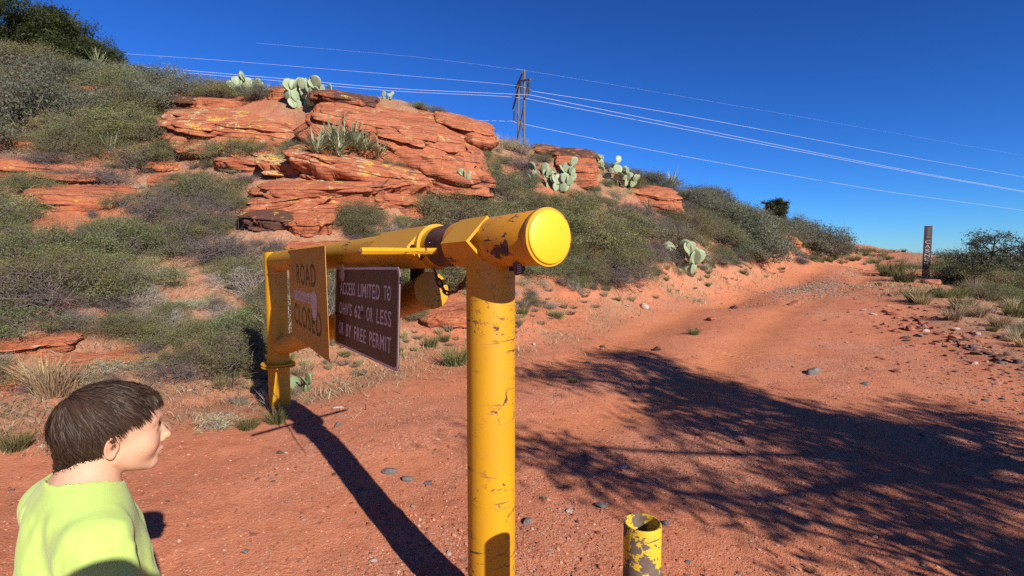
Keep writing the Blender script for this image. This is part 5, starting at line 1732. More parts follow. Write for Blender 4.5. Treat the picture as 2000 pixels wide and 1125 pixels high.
def insul(px, y0, y1, dy):
    a, b_ = tp(px, y0, dy), tp(px, y1, dy)
    L = (a - b_).length
    prof = []
    n = 11
    for i in range(n):
        z = b_.z + L * i / n
        prof += [(.05, z), (.19, z + .02), (.14, z + L / n * .5), (.05, z + L / n * .6)]
    prof = [(0, b_.z)] + prof + [(0, a.z)]
    MB().lathe(prof, 10, Matrix.Translation((a.x, a.y, 0))).build('insulator_string', M_INS, pyl, True)
insul(1032.5, 158, 184, -5)
insul(1004, 216, 236, 6)
insul(1017, 160, 182, 0)
def wire(name, label, pts, r):
    """one conductor span, sagging between surveyed points"""
    P3 = [P(*q) for q in pts]
    out = []
    k = len(P3)
    A = np.array([tuple(p) for p in P3])
    tt = np.linspace(0, k - 1, 60)
    # Catmull-Rom through the points
    for t in tt:
        i = min(int(t), k - 2); u = t - i
        p0, p1, p2, p3 = A[max(i - 1, 0)], A[i], A[i + 1], A[min(i + 2, k - 1)]
        q = .5 * ((2 * p1) + (-p0 + p2) * u + (2 * p0 - 5 * p1 + 4 * p2 - p3) * u * u + (-p0 + 3 * p1 - 3 * p2 + p3) * u ** 3)
        out.append(q)
    o = MB().tube(out, r, 6).build(name, M_WIRE, None, True)
    return tag(o, label, 'power line', None)
wire('power_line', 'topmost conductor from the pylon down to the right sky', [(1040, 178, 81), (1340, 226, 93), (1750, 302, 118), (2150, 372, 150)], .019)
wire('power_line', 'upper of the close pair of conductors right of the pylon', [(1033, 185, 81), (1340, 247, 92), (1700, 319, 112), (1975, 369, 132), (2200, 405, 150)], .024)
wire('power_line', 'lower of the close pair of conductors right of the pylon', [(1026, 192, 86), (1340, 253, 95), (1700, 322, 115), (1975, 370.5, 135), (2200, 407, 153)], .024)
wire('power_line', 'lowest conductor from the pylon down to the right', [(1005, 237, 92), (1030, 244, 93), (1340, 306, 104), (1700, 369, 124), (1840, 389, 134), (2150, 432, 160)], .023)
wire('power_line', 'topmost conductor left of the pylon', [(1040, 178, 81), (1005, 167, 81), (820, 150, 78), (640, 135, 76), (350, 112, 75), (-300, 70, 75)], .012)
wire('power_line', 'upper of the close pair left of the pylon', [(1033, 185, 81), (960, 182, 80), (760, 172, 78), (510, 150, 75), (250, 128, 74), (-300, 85, 74)], .021)
wire('power_line', 'lower of the close pair left of the pylon', [(1026, 192, 86), (960, 187, 85), (760, 177, 83), (510, 155, 80), (250, 133, 78), (-300, 92, 78)], .021)
wire('power_line', 'lowest conductor passing behind the crowning hump', [(1005, 237, 92), (900, 234, 91), (700, 226, 90), (500, 216, 90)], .021)
wire('shield_wire', 'thin shield wire passing over the pylon top', [(500, 84, 76), (800, 110, 80), (1003, 135, 84), (1023, 137, 84), (1047, 141, 84), (1400, 200, 100), (2150, 330, 150)], .005)
# ---------------------------------------------------------------- people, sculpted as distance fields
def surface_nets(F, ax):
    """isosurface F=0 on a rectilinear grid -> verts, quads"""
    nx_, ny_, nz_ = F.shape
    S = F < 0
    c = np.zeros((nx_ - 1, ny_ - 1, nz_ - 1), np.int8)
    for a in (0, 1):
        for b in (0, 1):
            for d in (0, 1):
                c += S[a:nx_ - 1 + a, b:ny_ - 1 + b, d:nz_ - 1 + d]
    act = (c > 0) & (c < 8)
    idx = np.full(act.shape, -1, np.int64)
    I = np.argwhere(act)
    idx[act] = np.arange(len(I))
    acc = np.zeros((len(I), 3)); cnt = np.zeros(len(I))
    corners = [(a, b, d) for a in (0, 1) for b in (0, 1) for d in (0, 1)]
    val = {q: F[I[:, 0] + q[0], I[:, 1] + q[1], I[:, 2] + q[2]] for q in corners}
    for q in corners:
        for k in range(3):
            if q[k] == 0:
                r = list(q); r[k] = 1; r = tuple(r)
                f0, f1 = val[q], val[r]
                m = (f0 < 0) != (f1 < 0)
                t = np.where(m, f0 / np.where(m, f0 - f1, 1), 0)
                p = np.array(q, float)[None].repeat(len(I), 0); p[:, k] = t
                acc[m] += p[m]; cnt[m] += 1
    loc = acc / np.maximum(cnt, 1)[:, None]
    V = np.empty((len(I), 3))
    for k in range(3):
        A = ax[k]
        V[:, k] = A[I[:, k]] + loc[:, k] * (A[I[:, k] + 1] - A[I[:, k]])
    Q = []
    for k in range(3):
        u, v = (k + 1) % 3, (k + 2) % 3
        sl0 = [slice(None)] * 3; sl1 = [slice(None)] * 3
        sl0[k] = slice(0, F.shape[k] - 1); sl1[k] = slice(1, F.shape[k])
        a, b = S[tuple(sl0)], S[tuple(sl1)]
        E = np.argwhere(a != b)
        E = E[(E[:, u] > 0) & (E[:, v] > 0) & (E[:, u] < F.shape[u] - 1) & (E[:, v] < F.shape[v] - 1)]
        flip = a[E[:, 0], E[:, 1], E[:, 2]]
        def cell(du, dv):
            e = E.copy(); e[:, u] += du; e[:, v] += dv
            return idx[e[:, 0], e[:, 1], e[:, 2]]
        q = np.stack([cell(-1, -1), cell(0, -1), cell(0, 0), cell(-1, 0)], 1)
        q[~flip] = q[~flip][:, ::-1]
        Q.append(q)
    Q = np.concatenate(Q); Q = Q[(Q >= 0).all(1)]
    return V, Q
def g_axes(lo, hi, h):
    return [np.arange(lo[k], hi[k], h, dtype=np.float32) for k in range(3)]
def smin(a, b, k):
    h = np.clip(.5 + .5 * (b - a) / k, 0, 1)
    return b * (1 - h) + a * h - k * h * (1 - h)
def smax(a, b, k):
    return -smin(-a, -b, k)
def ell(p, c, r):
    q = [(p[i] - c[i]) / r[i] for i in range(3)]
    k0 = np.sqrt(q[0] ** 2 + q[1] ** 2 + q[2] ** 2)
    k1 = np.sqrt(sum((q[i] / r[i]) ** 2 for i in range(3))) + 1e-9
    return k0 * (k0 - 1) / k1
def sph(p, c, r):
    return np.sqrt(sum((p[i] - c[i]) ** 2 for i in range(3))) - r
def cap_(p, a, b, ra, rb):
    a = np.array(a, float); b = np.array(b, float); d = b - a; L2 = (d * d).sum()
    t = np.clip(sum((p[i] - a[i]) * d[i] for i in range(3)) / L2, 0, 1)
    return np.sqrt(sum((p[i] - a[i] - d[i] * t) ** 2 for i in range(3))) - (ra + (rb - ra) * t)
def fold(p, seed, s):
    sh = np.broadcast(*p).shape
    X, Y, Z = [np.broadcast_to(q, sh).ravel() for q in p]
    return fbm(X * s, Y * s, Z * s * .55, 3, seed).reshape(sh)

def head_sdf(p, s=1.0):
    p = [q / s for q in p]
    ax_ = np.abs(p[0]); m = [ax_, p[1], p[2]]
    d = ell(p, (0, -.014, .024), (.073, .097, .083))
    d = smin(d, ell(p, (0, .038, .030), (.057, .052, .055)), .03)
    d = smin(d, ell(p, (0, .030, -.036), (.057, .062, .070)), .03)
    d = smin(d, cap_(m, (.046, -.004, -.058), (.012, .066, -.096), .019, .016), .028)
    d = smin(d, sph(p, (0, .074, -.097), .0155), .018)
    d = smin(d, sph(m, (.035, .052, -.042), .029), .022)
    d = smin(d, cap_(m, (.012, .086, .017), (.044, .066, .014), .010, .008), .014)
    d = smax(d, -sph(m, (.031, .105, -.001), .0185), .014)
    d = smin(d, cap_(p, (0, .087, .004), (0, .104, -.032), .0075, .0095), .012)
    d = smin(d, sph(p, (0, .107, -.036), .0108), .006)
    d = smin(d, sph(m, (.0105, .097, -.041), .0078), .006)
    d = smax(d, -sph(m, (.006, .103, -.0485), .0032), .003)
    d = smin(d, ell(p, (0, .083, -.066), (.026, .014, .016)), .012)
    d = smin(d, ell(p, (0, .0945, -.0645), (.019, .0075, .0050)), .005)
    d = smin(d, ell(p, (0, .0925, -.0745), (.017, .0080, .0058)), .005)
    d = smax(d, -ell(p, (0, .1015, -.0693), (.023, .0075, .0014)), .0025)
    lid = sph(m, (.0305, .0725, .0), .0145)
    lid = smax(lid, -ell(m, (.0305, .090, -.0003), (.0135, .0125, .0052)), .002)
    d = smin(d, lid, .004)
    # ear: a tilted dish with rolled rim, bowl and lobe
    t = .25
    cy, sy = math.cos(t), math.sin(t)
    es = 1.24
    ey = ((m[1] + .012) * cy + (m[2] + .024) * sy * -.6) * es
    ez = ((m[2] + .024) * cy + (m[1] + .012) * sy * .6) * es
    ex = (m[0] - .0735) * es - np.clip(-ey, -.02, .03) * .30
    e = [ex, ey, ez]
    dish = ell(e, (.002, 0, .0), (.0065, .0185, .0305))
    rr = np.sqrt((ey / .0165) ** 2 + (ez / .0285) ** 2)
    rim = np.sqrt(((rr - 1) * .0195) ** 2 + (ex - .006) ** 2) - .0036
    rim = smax(rim, -(ey * .5 - ez * .9 + .020 - .060) if False else ey - .0125 - ez * .15, .003)
    lobe = ell(e, (.003, .004, -.027), (.0055, .0085, .0085))
    ear = smin(smin(dish, rim, .004), lobe, .005)
    bowl = ell(e, (.0115, .003, -.004), (.0105, .0085, .0125))
    ear = smax(ear, -bowl, .003)
    ear = smax(ear, -ell(e, (.0105, -.002, .016), (.0062, .0075, .0065)), .003)
    ear = smin(ear, ell(e, (.003, .0125, -.006), (.005, .004, .0062)), .003)
    d = smin(d, ear / es, .005)
    return d * s
def neck_prims(s=1.0):
    return [((0, -.030 * s, -.045 * s), (0, -.052 * s, -.165 * s), .053 * s, .056 * s)]
def head_neck(p, s=1.0):
    d = head_sdf(p, s)
    for a, b, ra, rb in neck_prims(s):
        d = smin(d, cap_(p, a, b, ra, rb), .02 * s)
    return d

def make_skin():
    m, nt, b = mat_new('skin')
    N = NT(nt)
    c = N.attr('tint')
    n = N.noise(N.obj(), 240, 3)
    N.l(N.mix(N.ramp(n, [(.35, .10), (.65, 0.0)]), c, (.45, .20, .13)), b.inputs['Base Color'])
    b.inputs['Roughness'].default_value = .62
    b.inputs['Specular IOR Level'].default_value = .3
    b.inputs['Subsurface Weight'].default_value = .18
    b.inputs['Subsurface Radius'].default_value = (1.0, .35, .18)
    b.inputs['Subsurface Scale'].default_value = .006
    N.l(N.bump(n, .10, .0006), b.inputs['Normal'])
    return m
M_SKIN = make_skin()
def cloth_mat(name, a, weave=900, rough=.85):
    m, nt, b = mat_new(name)
    N = NT(nt); o = N.obj()
    c = N.mix(N.ramp(N.noise(o, 6, 4), [(.3, .0), (.7, .22)]), a, tuple(x * .86 for x in a))
    N.l(c, b.inputs['Base Color']); b.inputs['Roughness'].default_value = rough
    b.inputs['Specular IOR Level'].default_value = .2
    b.inputs['Sheen Weight'].default_value = .15
    w = N.math('ADD', N.noise(o, weave, 2), N.math('MULTIPLY', N.noise(o, 26, 4), 2.0))
    N.l(N.bump(w, .25, .003), b.inputs['Normal'])
    return m
def make_hair_mat():
    m, nt, b = mat_new('brown_hair')
    N = NT(nt)
    N.l(N.attr('tint'), b.inputs['Base Color'])
    b.inputs['Roughness'].default_value = .5
    b.inputs['Specular IOR Level'].default_value = .28
    return m
M_HAIR = make_hair_mat()
M_EYE = None

def hair_cap(p, s=1.0):
    """skull cap that carries the hair"""
    p = [q / s for q in p]
    d = ell(p, (0, -.016, .024), (.078, .102, .087))
    d = smin(d, ell(p, (0, .030, .040), (.064, .060, .056)), .03)
    d = smin(d, ell(p, (0, -.055, -.035), (.058, .055, .062)), .03)
    d = smin(d, ell(p, (0, -.064, -.092), (.050, .046, .052)), .03)
    return d * s
def hairline(y):
    """height of the hair's lower edge along the side of the head"""
    return np.interp(y, [-.12, -.085, -.060, -.045, -.030, -.014, .004, .022, .036, .052, .075, .11], [-.130, -.134, -.122, -.092, -.042, .014, .022, .028, .042, .058, .064, .062])

def person_body(par):
    """everything below the neck: list of capsules in the person's own frame"""
    return par

def build_person(name, label, loc, yaw, k, head_yaw, arms, clothes, hair_on=True, hd=None, head_at=None, seed=1, fine=True):
    """k: size factor (1 = the 1.45 m boy). arms: for each side (elbow, wrist, hand direction)"""
    t = thing(name, label, 'person', loc, yaw)
    HZ = head_at if head_at else Vector((0, .055, 1.290)) * k
    hs = hd or 1.0
    # head and neck, fine grid
    h = .0022 if fine else .006
    lo, hi = (-.105 * hs, -.135 * hs, -.175 * hs), (.105 * hs, .135 * hs, .135 * hs)
    ax = g_axes(lo, hi, h * hs)
    p = [ax[0][:, None, None], ax[1][None, :, None], ax[2][None, None, :]]
    V, Q = surface_nets(head_neck(p, hs), ax)
    # relaxed colours
    X, Y, Z = (V / hs).T
    base = np.array((.60, .335, .215))
    col = np.tile(base, (len(V), 1))
    def blot(c, r, rgb, a):
        w = np.exp(-(((np.abs(X) - c[0]) / r[0]) ** 2 + ((Y - c[1]) / r[1]) ** 2 + ((Z - c[2]) / r[2]) ** 2))[:, None] * a
        return col * (1 - w) + np.array(rgb) * w
    col = blot((.045, .060, -.040), (.022, .03, .022), (.62, .27, .18), .55)
    col = blot((0, .108, -.036), (.012, .012, .012), (.62, .27, .19), .5)
    col = blot((.085, -.012, -.018), (.014, .022, .030), (.62, .245, .165), .75)
    lip = np.exp(-((np.abs(X) / .019) ** 4 + ((Y - .098) / .012) ** 2 + ((Z + .0695) / .0085) ** 4))[:, None]
    col = col * (1 - lip * .8) + np.array((.52, .185, .14)) * lip * .8
    col = blot((.031, .082, .0), (.016, .014, .010), (.44, .22, .15), .45)
    stub = sstep(-.004, -.022, Z - hairline(Y)) * 0
    fade = (sstep(-.020, .004, Z - hairline(Y)) * (Y < .045) * (np.abs(X) < .078))[:, None]
    col = col * (1 - .55 * fade) + np.array((.16, .095, .065)) * .55 * fade
    Rh = Matrix.Rotation(head_yaw, 3, 'Z')
    tilt = Matrix.Rotation(math.radians(-3), 3, 'X')
    Mh = np.array(Rh @ tilt)
    V1 = V @ Mh.T + np.array(HZ)
    # body, coarse grid
    hb = .0065 * k if fine else .011 * k
    lo = np.array((-.42, -.30, -.01)) * k; hi = np.array((.42, .34, 1.26 if fine else 1.42)) * k
    ax = g_axes(lo, hi, hb)
    p = [ax[0][:, None, None], ax[1][None, :, None], ax[2][None, None, :]]
    pk = [q / k for q in p]
    a0 = [abs(pk[0]) if False else np.abs(pk[0]), pk[1], pk[2]]
    tors = smin(ell(pk, (0, -.005, 1.03), (.128, .090, .16)), ell(pk, (0, .0, .86), (.110, .082, .14)), .06)
    tors = smin(tors, cap_(a0, (.03, -.008, 1.165), (.116 if fine else .128, -.012, 1.128), .050, .044), .06)
    hips = ell(pk, (0, -.004, .735), (.118, .092, .10))
    legs = cap_(a0, (.062, 0, .70), (.068, .012, .40), .068, .050)
    legs = smin(legs, cap_(a0, (.068, .012, .40), (.072, -.012, .10), .048, .030), .03)
    legs = smin(legs, ell(a0, (.068, -.018, .30), (.040, .045, .09)), .03)
    foot = cap_(a0, (.073, -.020, .050), (.080, .105, .030), .036, .028)
    armd, hand, sleeve = None, None, None
    for sx, (el, wr, hdv) in zip((-1, 1), arms):
        sh = (sx * (.136 if fine else .150), -.012, 1.118)
        a_ = cap_(pk, sh, el, .043, .033)
        a_ = smin(a_, cap_(pk, el, wr, .033, .022), .02)
        hv = np.array(hdv, float); hv /= np.linalg.norm(hv)
        w = np.array(wr, float)
        sidev = np.cross(hv, (0, 1, .2)); sidev /= np.linalg.norm(sidev)
        nrm = np.cross(hv, sidev)
        palm = cap_(pk, w + hv * .02, w + hv * .055, .021, .024)
        for i, (o_, L) in enumerate(((-.021, .052), (-.007, .060), (.007, .056), (.020, .044))):
            b0_ = w + hv * .062 + sidev * o_
            b1_ = b0_ + hv * L * .55 + nrm * .004
            b2_ = b1_ + hv * L * .40 + nrm * .014
            palm = smin(palm, smin(cap_(pk, b0_, b1_, .0085, .0080), cap_(pk, b1_, b2_, .0080, .0066), .003), .006)
        th0 = w + hv * .025 - sidev * .018
        th1 = th0 + hv * .030 - sidev * .022 + nrm * .010
        palm = smin(palm, smin(cap_(pk, th0, th1, .011, .009), cap_(pk, th1, th1 + hv * .026 - sidev * .002 + nrm * .006, .009, .0075), .004), .008)
        a_ = smin(a_, palm, .015)
        armd = a_ if armd is None else np.minimum(armd, a_)
        e3 = np.array(sh) * (1 - clothes['sleeve']) + np.array(el) * clothes['sleeve']
        if clothes['sleeve'] > 1:
            e3 = np.array(el) * (2 - clothes['sleeve']) + np.array(wr) * (clothes['sleeve'] - 1)
            s_ = smin(cap_(pk, sh, el, .056, .046), cap_(pk, el, e3, .046, .034), .02)
        else:
            s_ = cap_(pk, sh, e3, .058, .060)
            cut = sum((pk[i] - e3[i]) * (e3[i] - sh[i]) for i in range(3)) / np.linalg.norm(e3 - np.array(sh))
            s_ = np.maximum(s_, cut)
        sleeve = s_ if sleeve is None else np.minimum(sleeve, s_)
    hk = [HZ[i] / k for i in range(3)]
    nk = cap_(pk, (hk[0] * .9, hk[1] - .040, hk[2] - .06), (0, -.014, 1.15), .051, .056)
    D_ = smin(tors, nk, .025)
    D_ = smin(D_, hips, .05); D_ = smin(D_, legs, .04); D_ = smin(D_, foot, .02); D_ = smin(D_, armd, .03)
    D_ = np.broadcast_to(D_, (len(ax[0]), len(ax[1]), len(ax[2])))
    V2, Q2 = surface_nets(D_ * k, ax)
    Vb = np.concatenate([V1, V2]); Qb = np.concatenate([Q, Q2 + len(V1)])
    me = new_mesh('body', Vb, Qb, M_SKIN, True)
    vcol(me, np.concatenate([col, np.tile(base, (len(V2), 1))]))
    body = link('body', me, t)
    # clothes
    hc = (.0045 if fine else .010) * k
    ax = g_axes(np.array((-.42, -.20, .60)) * k, np.array((.42, .24, 1.25 if fine else 1.40)) * k, hc)
    pc = [ax[0][:, None, None], ax[1][None, :, None], ax[2][None, None, :]]
    if fine:
        pk2 = [q / k for q in pc]
        a2 = [np.abs(pk2[0]), pk2[1], pk2[2]]
        T = smin(ell(pk2, (0, -.008, 1.02), (.130, .104, .18)), ell(pk2, (0, 0, .82), (.136, .108, .22)), .08)
        T = smin(T, cap_(a2, (.02, -.012, 1.168), (.116, -.014, 1.126), .054, .050), .05)
        S_ = None
        for sx, (el, wr, hdv) in zip((-1, 1), arms):
            sh = np.array((sx * .136, -.012, 1.116)); e3 = sh * (1 - clothes['sleeve']) + np.array(el) * clothes['sleeve']
            s_ = cap_(pk2, sh, e3, .057, .064)
            cut = sum((pk2[i] - e3[i]) * (e3[i] - sh[i]) for i in range(3)) / np.linalg.norm(e3 - sh)
            s_ = np.maximum(s_, cut)
            S_ = s_ if S_ is None else np.minimum(S_, s_)
        T = smin(T, S_, .022)
        f1 = fold(pk2, seed, 9.0) * .016 + fold(pk2, seed + 3, 20.0) * .007
        # drapery: long folds running down from the shoulder blade to the side
        u_ = pk2[0] * 26 + pk2[2] * 10 + 5 * fold(pk2, seed + 7, 4.0)
        f1 = f1 + .0050 * np.sin(u_) * np.clip(.5 + fold(pk2, seed + 9, 5.0) * 1.5, 0, 1) * sstep(1.20, 1.05, pk2[2])
        for a_, b_, w_, dp in (((.125, .02, 1.085), (.03, -.10, .98), .008, .010), ((.13, -.03, 1.10), (.08, -.11, .92), .007, .009), ((.06, -.075, 1.17), (.115, -.095, 1.02), .009, .008), ((-.03, -.085, 1.16), (.05, -.11, .98), .010, .009),
                               ((-.08, -.08, 1.14), (-.02, -.11, .95), .010, .008), ((.165, -.04, 1.12), (.20, -.05, 1.00), .008, .007), ((.155, .03, 1.11), (.19, .045, .98), .007, .008)):
            f1 = f1 + dp * np.exp(-(cap_(pk2, a_, b_, 0, 0) / w_) ** 2) - dp * .6 * np.exp(-(cap_(pk2, (a_[0] + .022, a_[1], a_[2]), (b_[0] + .022, b_[1], b_[2]), 0, 0) / (w_ * 1.3)) ** 2)
        T = T + f1 * sstep(1.215, 1.14, pk2[2])
        bt_ = smin(ell(pk2, (0, -.005, 1.03), (.128, .090, .16)), ell(pk2, (0, .0, .86), (.110, .082, .14)), .06)
        bt_ = smin(bt_, cap_(a2, (.03, -.008, 1.165), (.116, -.012, 1.128), .050, .044), .06)
        T = smin(T, bt_ - .006, .006)
        low_ = np.maximum(np.sqrt((pk2[0] / 1.25) ** 2 + pk2[1] ** 2) - .108 + fold(pk2, seed + 2, 7.0) * .008, pk2[2] - .90)
        T = smin(T, low_, .05)
        neck_cut = cap_(pk2, (0, -.020, 1.12), (0, .040, 1.32), .060, .064)
        T = np.maximum(T, -neck_cut)
        zt = 1.204 - .34 * (pk2[1] + .02)
        T = smin(T, np.maximum(np.maximum(np.abs(neck_cut - .003) - .0035, pk2[2] - zt), zt - .022 - pk2[2]), .004)
        T = np.maximum(T, .66 - pk2[2])
        T = np.maximum(T, pk2[2] - 1.30)
    else:
        pk2 = [q / k for q in pc]
        a2 = [np.abs(pk2[0]), pk2[1], pk2[2]]
        T = smin(ell(pk2, (0, -.008, 1.02), (.145, .108, .18)), ell(pk2, (0, 0, .82), (.136, .112, .22)), .08)
        T = smin(T, cap_(a2, (.02, -.012, 1.165), (.135, -.014, 1.128), .056, .052), .05)
        for sx, (el, wr, hdv) in zip((-1, 1), arms):
            T = smin(T, smin(cap_(pk2, (sx * .150, -.012, 1.122), el, .056, .048), cap_(pk2, el, wr, .048, .036), .02), .03)
        T = T + fold(pk2, seed, 9.0) * .008
        T = np.maximum(T, .66 - pk2[2])
    V3, Q3 = surface_nets(np.broadcast_to(T, (len(ax[0]), len(ax[1]), len(ax[2]))) * k, ax)
    shirt = link(clothes['top_name'], new_mesh(clothes['top_name'], V3, Q3, clothes['top'], True), t)
    ax = g_axes(np.array((-.2, -.18, .05)) * k, np.array((.2, .18, .80)) * k, .008 * k)
    pc = [ax[0][:, None, None] / k, ax[1][None, :, None] / k, ax[2][None, None, :] / k]
    a2 = [np.abs(pc[0]), pc[1], pc[2]]
    zc = clothes['leg_to']
    Tp = smin(ell(pc, (0, -.004, .73), (.128, .102, .10)), cap_(a2, (.064, 0, .70), (.072, .010, .36), .082, .072), .04)
    if zc < .3: Tp = smin(Tp, cap_(a2, (.072, .010, .40), (.074, -.010, .06), .068, .055), .04)
    Tp = np.maximum(Tp + fold(pc, seed + 4, 12) * .007, zc - pc[2])
    V4, Q4 = surface_nets(np.broadcast_to(Tp, (len(ax[0]), len(ax[1]), len(ax[2]))) * k, ax)
    link(clothes['leg_name'], new_mesh(clothes['leg_name'], V4, Q4, clothes['leg'], True), t)
    for sx in (-1, 1):
        ax = g_axes(np.array((sx * .076 - .06, -.09, -.02)) * k, np.array((sx * .076 + .06, .18, .10)) * k, .006 * k)
        pc = [ax[0][:, None, None] / k, ax[1][None, :, None] / k, ax[2][None, None, :] / k]
        T5 = smin(cap_(pc, (sx * .073, -.020, .045), (sx * .081, .110, .034), .046, .038), cap_(pc, (sx * .073, -.02, .05), (sx * .072, -.014, .09), .044, .040), .02)
        T5 = np.maximum(np.maximum(T5, .002 - pc[2]), pc[2] - .085)
        V5, Q5 = surface_nets(np.broadcast_to(T5, (len(ax[0]), len(ax[1]), len(ax[2]))) * k, ax)
        link('shoe', new_mesh('shoe', V5, Q5, clothes['shoe'], True), t)
    if not hair_on:
        return t, body
    # ---- eyes, brows
    H4 = Matrix.Translation(HZ) @ (Rh @ tilt).to_4x4()
    mE, nt, b = mat_new('eye_surface')
    N = NT(nt)
    sxyz = N.n('ShaderNodeSeparateXYZ'); N.l(N.obj(), sxyz.inputs[0])
    rr = N.math('SQRT', N.math('ADD', N.math('POWER', sxyz.outputs['X'], 2.0), N.math('POWER', sxyz.outputs['Z'], 2.0)))
    N.l(N.ramp(N.math('MULTIPLY', rr, 80.0), [(.0, (.006, .005, .004)), (.20, (.006, .005, .004)), (.22, (.10, .05, .025)), (.42, (.05, .025, .014)), (.46, (.62, .55, .50))]), b.inputs['Base Color'])
    b.inputs['Roughness'].default_value = .1
    for sx in (-1, 1):
        q = MB().lathe([(.0126 * math.cos(a), .0126 * math.sin(a)) for a in np.linspace(-math.pi / 2, math.pi / 2, 15)], 22, Matrix.Rotation(-math.pi / 2, 4, 'X'))
        e = link('eye', q.mesh('eye', mE, True, auto=80), t)
        e.matrix_local = H4 @ Matrix.Translation(Vector((sx * .0305, .0722, 0)) * hs)
    bvs = BVHTree.FromPolygons([tuple(v) for v in V], [tuple(q) for q in Q])
    rg = np.random.RandomState(seed)
    def strands(roots, dirs, lens, wd, lift, steps, fcol, grav=0.0, wave=.0, name='hair', surf=None, conv=None):
        """ribbons combed over the skull"""
        vs, fs, cs = [], [], []
        surf = surf or (lambda q: None)
        n0 = 0
        for r_, d_, L, c in zip(roots, dirs, lens, fcol):
            pnt = Vector(r_); dv = Vector(d_).normalized()
            ph = rg.rand() * 6
            ring = []
            fly = rg.rand() ** 3 * lift * 1.8
            tl_ = rg.uniform(-.95, .95); ct_, st_ = math.cos(tl_), math.sin(tl_)
            for i in range(steps + 1):
                tt = i / steps
                nn = surf(pnt)
                ln = lift * (1 - tt * .45) + fly * tt
                w_ = wd * (1 - tt) ** .6 + .00012
                sd = nn.cross(dv).normalized()
                sd = (sd * ct_ + nn * st_).normalized()
                pt = pnt + nn * (ln + .0015 * math.sin(ph + 5 * tt))
                ring.append((pt - sd * w_, pt + sd * w_))
                dv = (dv + Vector((0, 0, -1)) * grav / steps + sd * (wave * math.cos(ph + 7 * tt)) / steps).normalized()
                dv = (dv - nn * dv.dot(nn)).normalized() if conv is None else conv(pnt, dv, nn)
                pnt = pnt + dv * L / steps
            for a, b in ring:
                vs += [a, b]; cs += [c, c]
            fs += [(n0 + 2 * i, n0 + 2 * i + 1, n0 + 2 * i + 3, n0 + 2 * i + 2) for i in range(steps)]
            n0 += 2 * (steps + 1)
        return np.array([tuple(v) for v in vs]), np.array(fs), np.array(cs)
    # cap shell, cut at the hairline
    ax = g_axes((-.10, -.15, -.16), (.10, .115, .135), .003)
    pp = [ax[0][:, None, None], ax[1][None, :, None], ax[2][None, None, :]]
    C_ = hair_cap(pp)
    line = hairline(pp[1])
    C_ = np.maximum(C_, (line + .011) - pp[2] + 0 * pp[0])
    C_ = C_ + .0018 * fold([pp[0] * 1.6, pp[1] * .8, pp[2] * .8], 3, 45)
    Vc, Qc = surface_nets(np.broadcast_to(C_, (len(ax[0]), len(ax[1]), len(ax[2]))), ax)
    capm = new_mesh('hair', (Vc * hs) @ Mh.T + np.array(HZ), Qc, M_HAIR, True)
    vcol(capm, np.tile(np.array((.018, .0105, .007)), (len(Vc), 1)))
    hair = link('hair', capm, t)
    bvc = BVHTree.FromPolygons([tuple(v) for v in Vc], [tuple(q) for q in Qc])
    cen = Vector((0, -.012, .0))
    def surf_n(q):
        d = Vector((q.x / .078 ** 2, (q.y + .016) / .102 ** 2, (q.z - .015) / .10 ** 2))
        return d.normalized()
    def keep_on(pnt, dv, nn):
        return (dv - nn * dv.dot(nn)).normalized()
    whorl = Vector((-.008, -.078, .078))
    area_v = Vc[Qc].mean(1)
    nrm_ok = area_v[:, 2] > hairline(area_v[:, 1]) + .004
    tri = area_v[nrm_ok]
    NS = 14500
    LS = tri[rg.randint(0, len(tri), 260)]
    LR = rg.normal(size=(260, 4))
    pick = tri[rg.randint(0, len(tri), NS)] + rg.normal(size=(NS, 3)) * .0012
    roots, dirs, lens, cols = [], [], [], []
    for q in pick:
        v = Vector(q)
        away = v - whorl
        nn = surf_n(v)
        dv = (away - nn * away.dot(nn))
        if dv.length < 1e-4: dv = Vector((0, 1, 0))
        dv.normalize()
        fr = float(sstep(-.03, .05, v.y)) * float(sstep(.0, .05, v.z))
        dv = (dv * (1 - .5 * fr) + Vector((.10 * (1 if v.x > 0 else -1), .8, -.1)) * fr)
        back = float(sstep(-.02, -.06, v.y)) * float(sstep(.075, .03, v.z))
        dv = dv * (1 - .7 * back) + Vector((.12 * np.sign(v.x), -.10, -1)) * back
        sd = float(sstep(.045, .062, abs(v.x)))
        dv = dv * (1 - .5 * sd) + Vector((0, .35, -.75)) * sd * (1 - back)
        li = int(((LS - q) ** 2).sum(1).argmin())
        ck = np.clip(LR[li, 3], -1.6, 1.6)
        dv = dv + Vector((LR[li, 0], LR[li, 1], LR[li, 2] * .6)) * .20 + (Vector(LS[li]) - v) * 14
        dv = dv + Vector((vnoise(v.x * 45 + 3, v.y * 45, v.z * 45, 8), vnoise(v.x * 45, v.y * 45 + 7, v.z * 45, 9), 0)) * .33
        dv = (dv - nn * dv.dot(nn)).normalized()
        roots.append(v); dirs.append(dv)
        L = .034 + .030 * rg.rand() + .012 * max(0, v.z / .1)
        # do not run far past the hairline
        room = (v.z - float(hairline(np.array(v.y)))) / max(.25, -dv.z + .05)
        L = min(L, max(.012, room * (1.0 + .35 * rg.rand()) + .006))
        lens.append(L)
        g = .70 + .5 * rg.rand() + .22 * float(ck)
        cols.append(np.array((.046, .0255, .0155)) * g)
    Vh, Fh, Ch = strands(roots, dirs, lens, .00062, .0036, 6, cols, .28, .5, surf=surf_n, conv=keep_on)
    # fringe locks over the forehead, nape ends over the collar
    roots, dirs, lens, cols = [], [], [], []
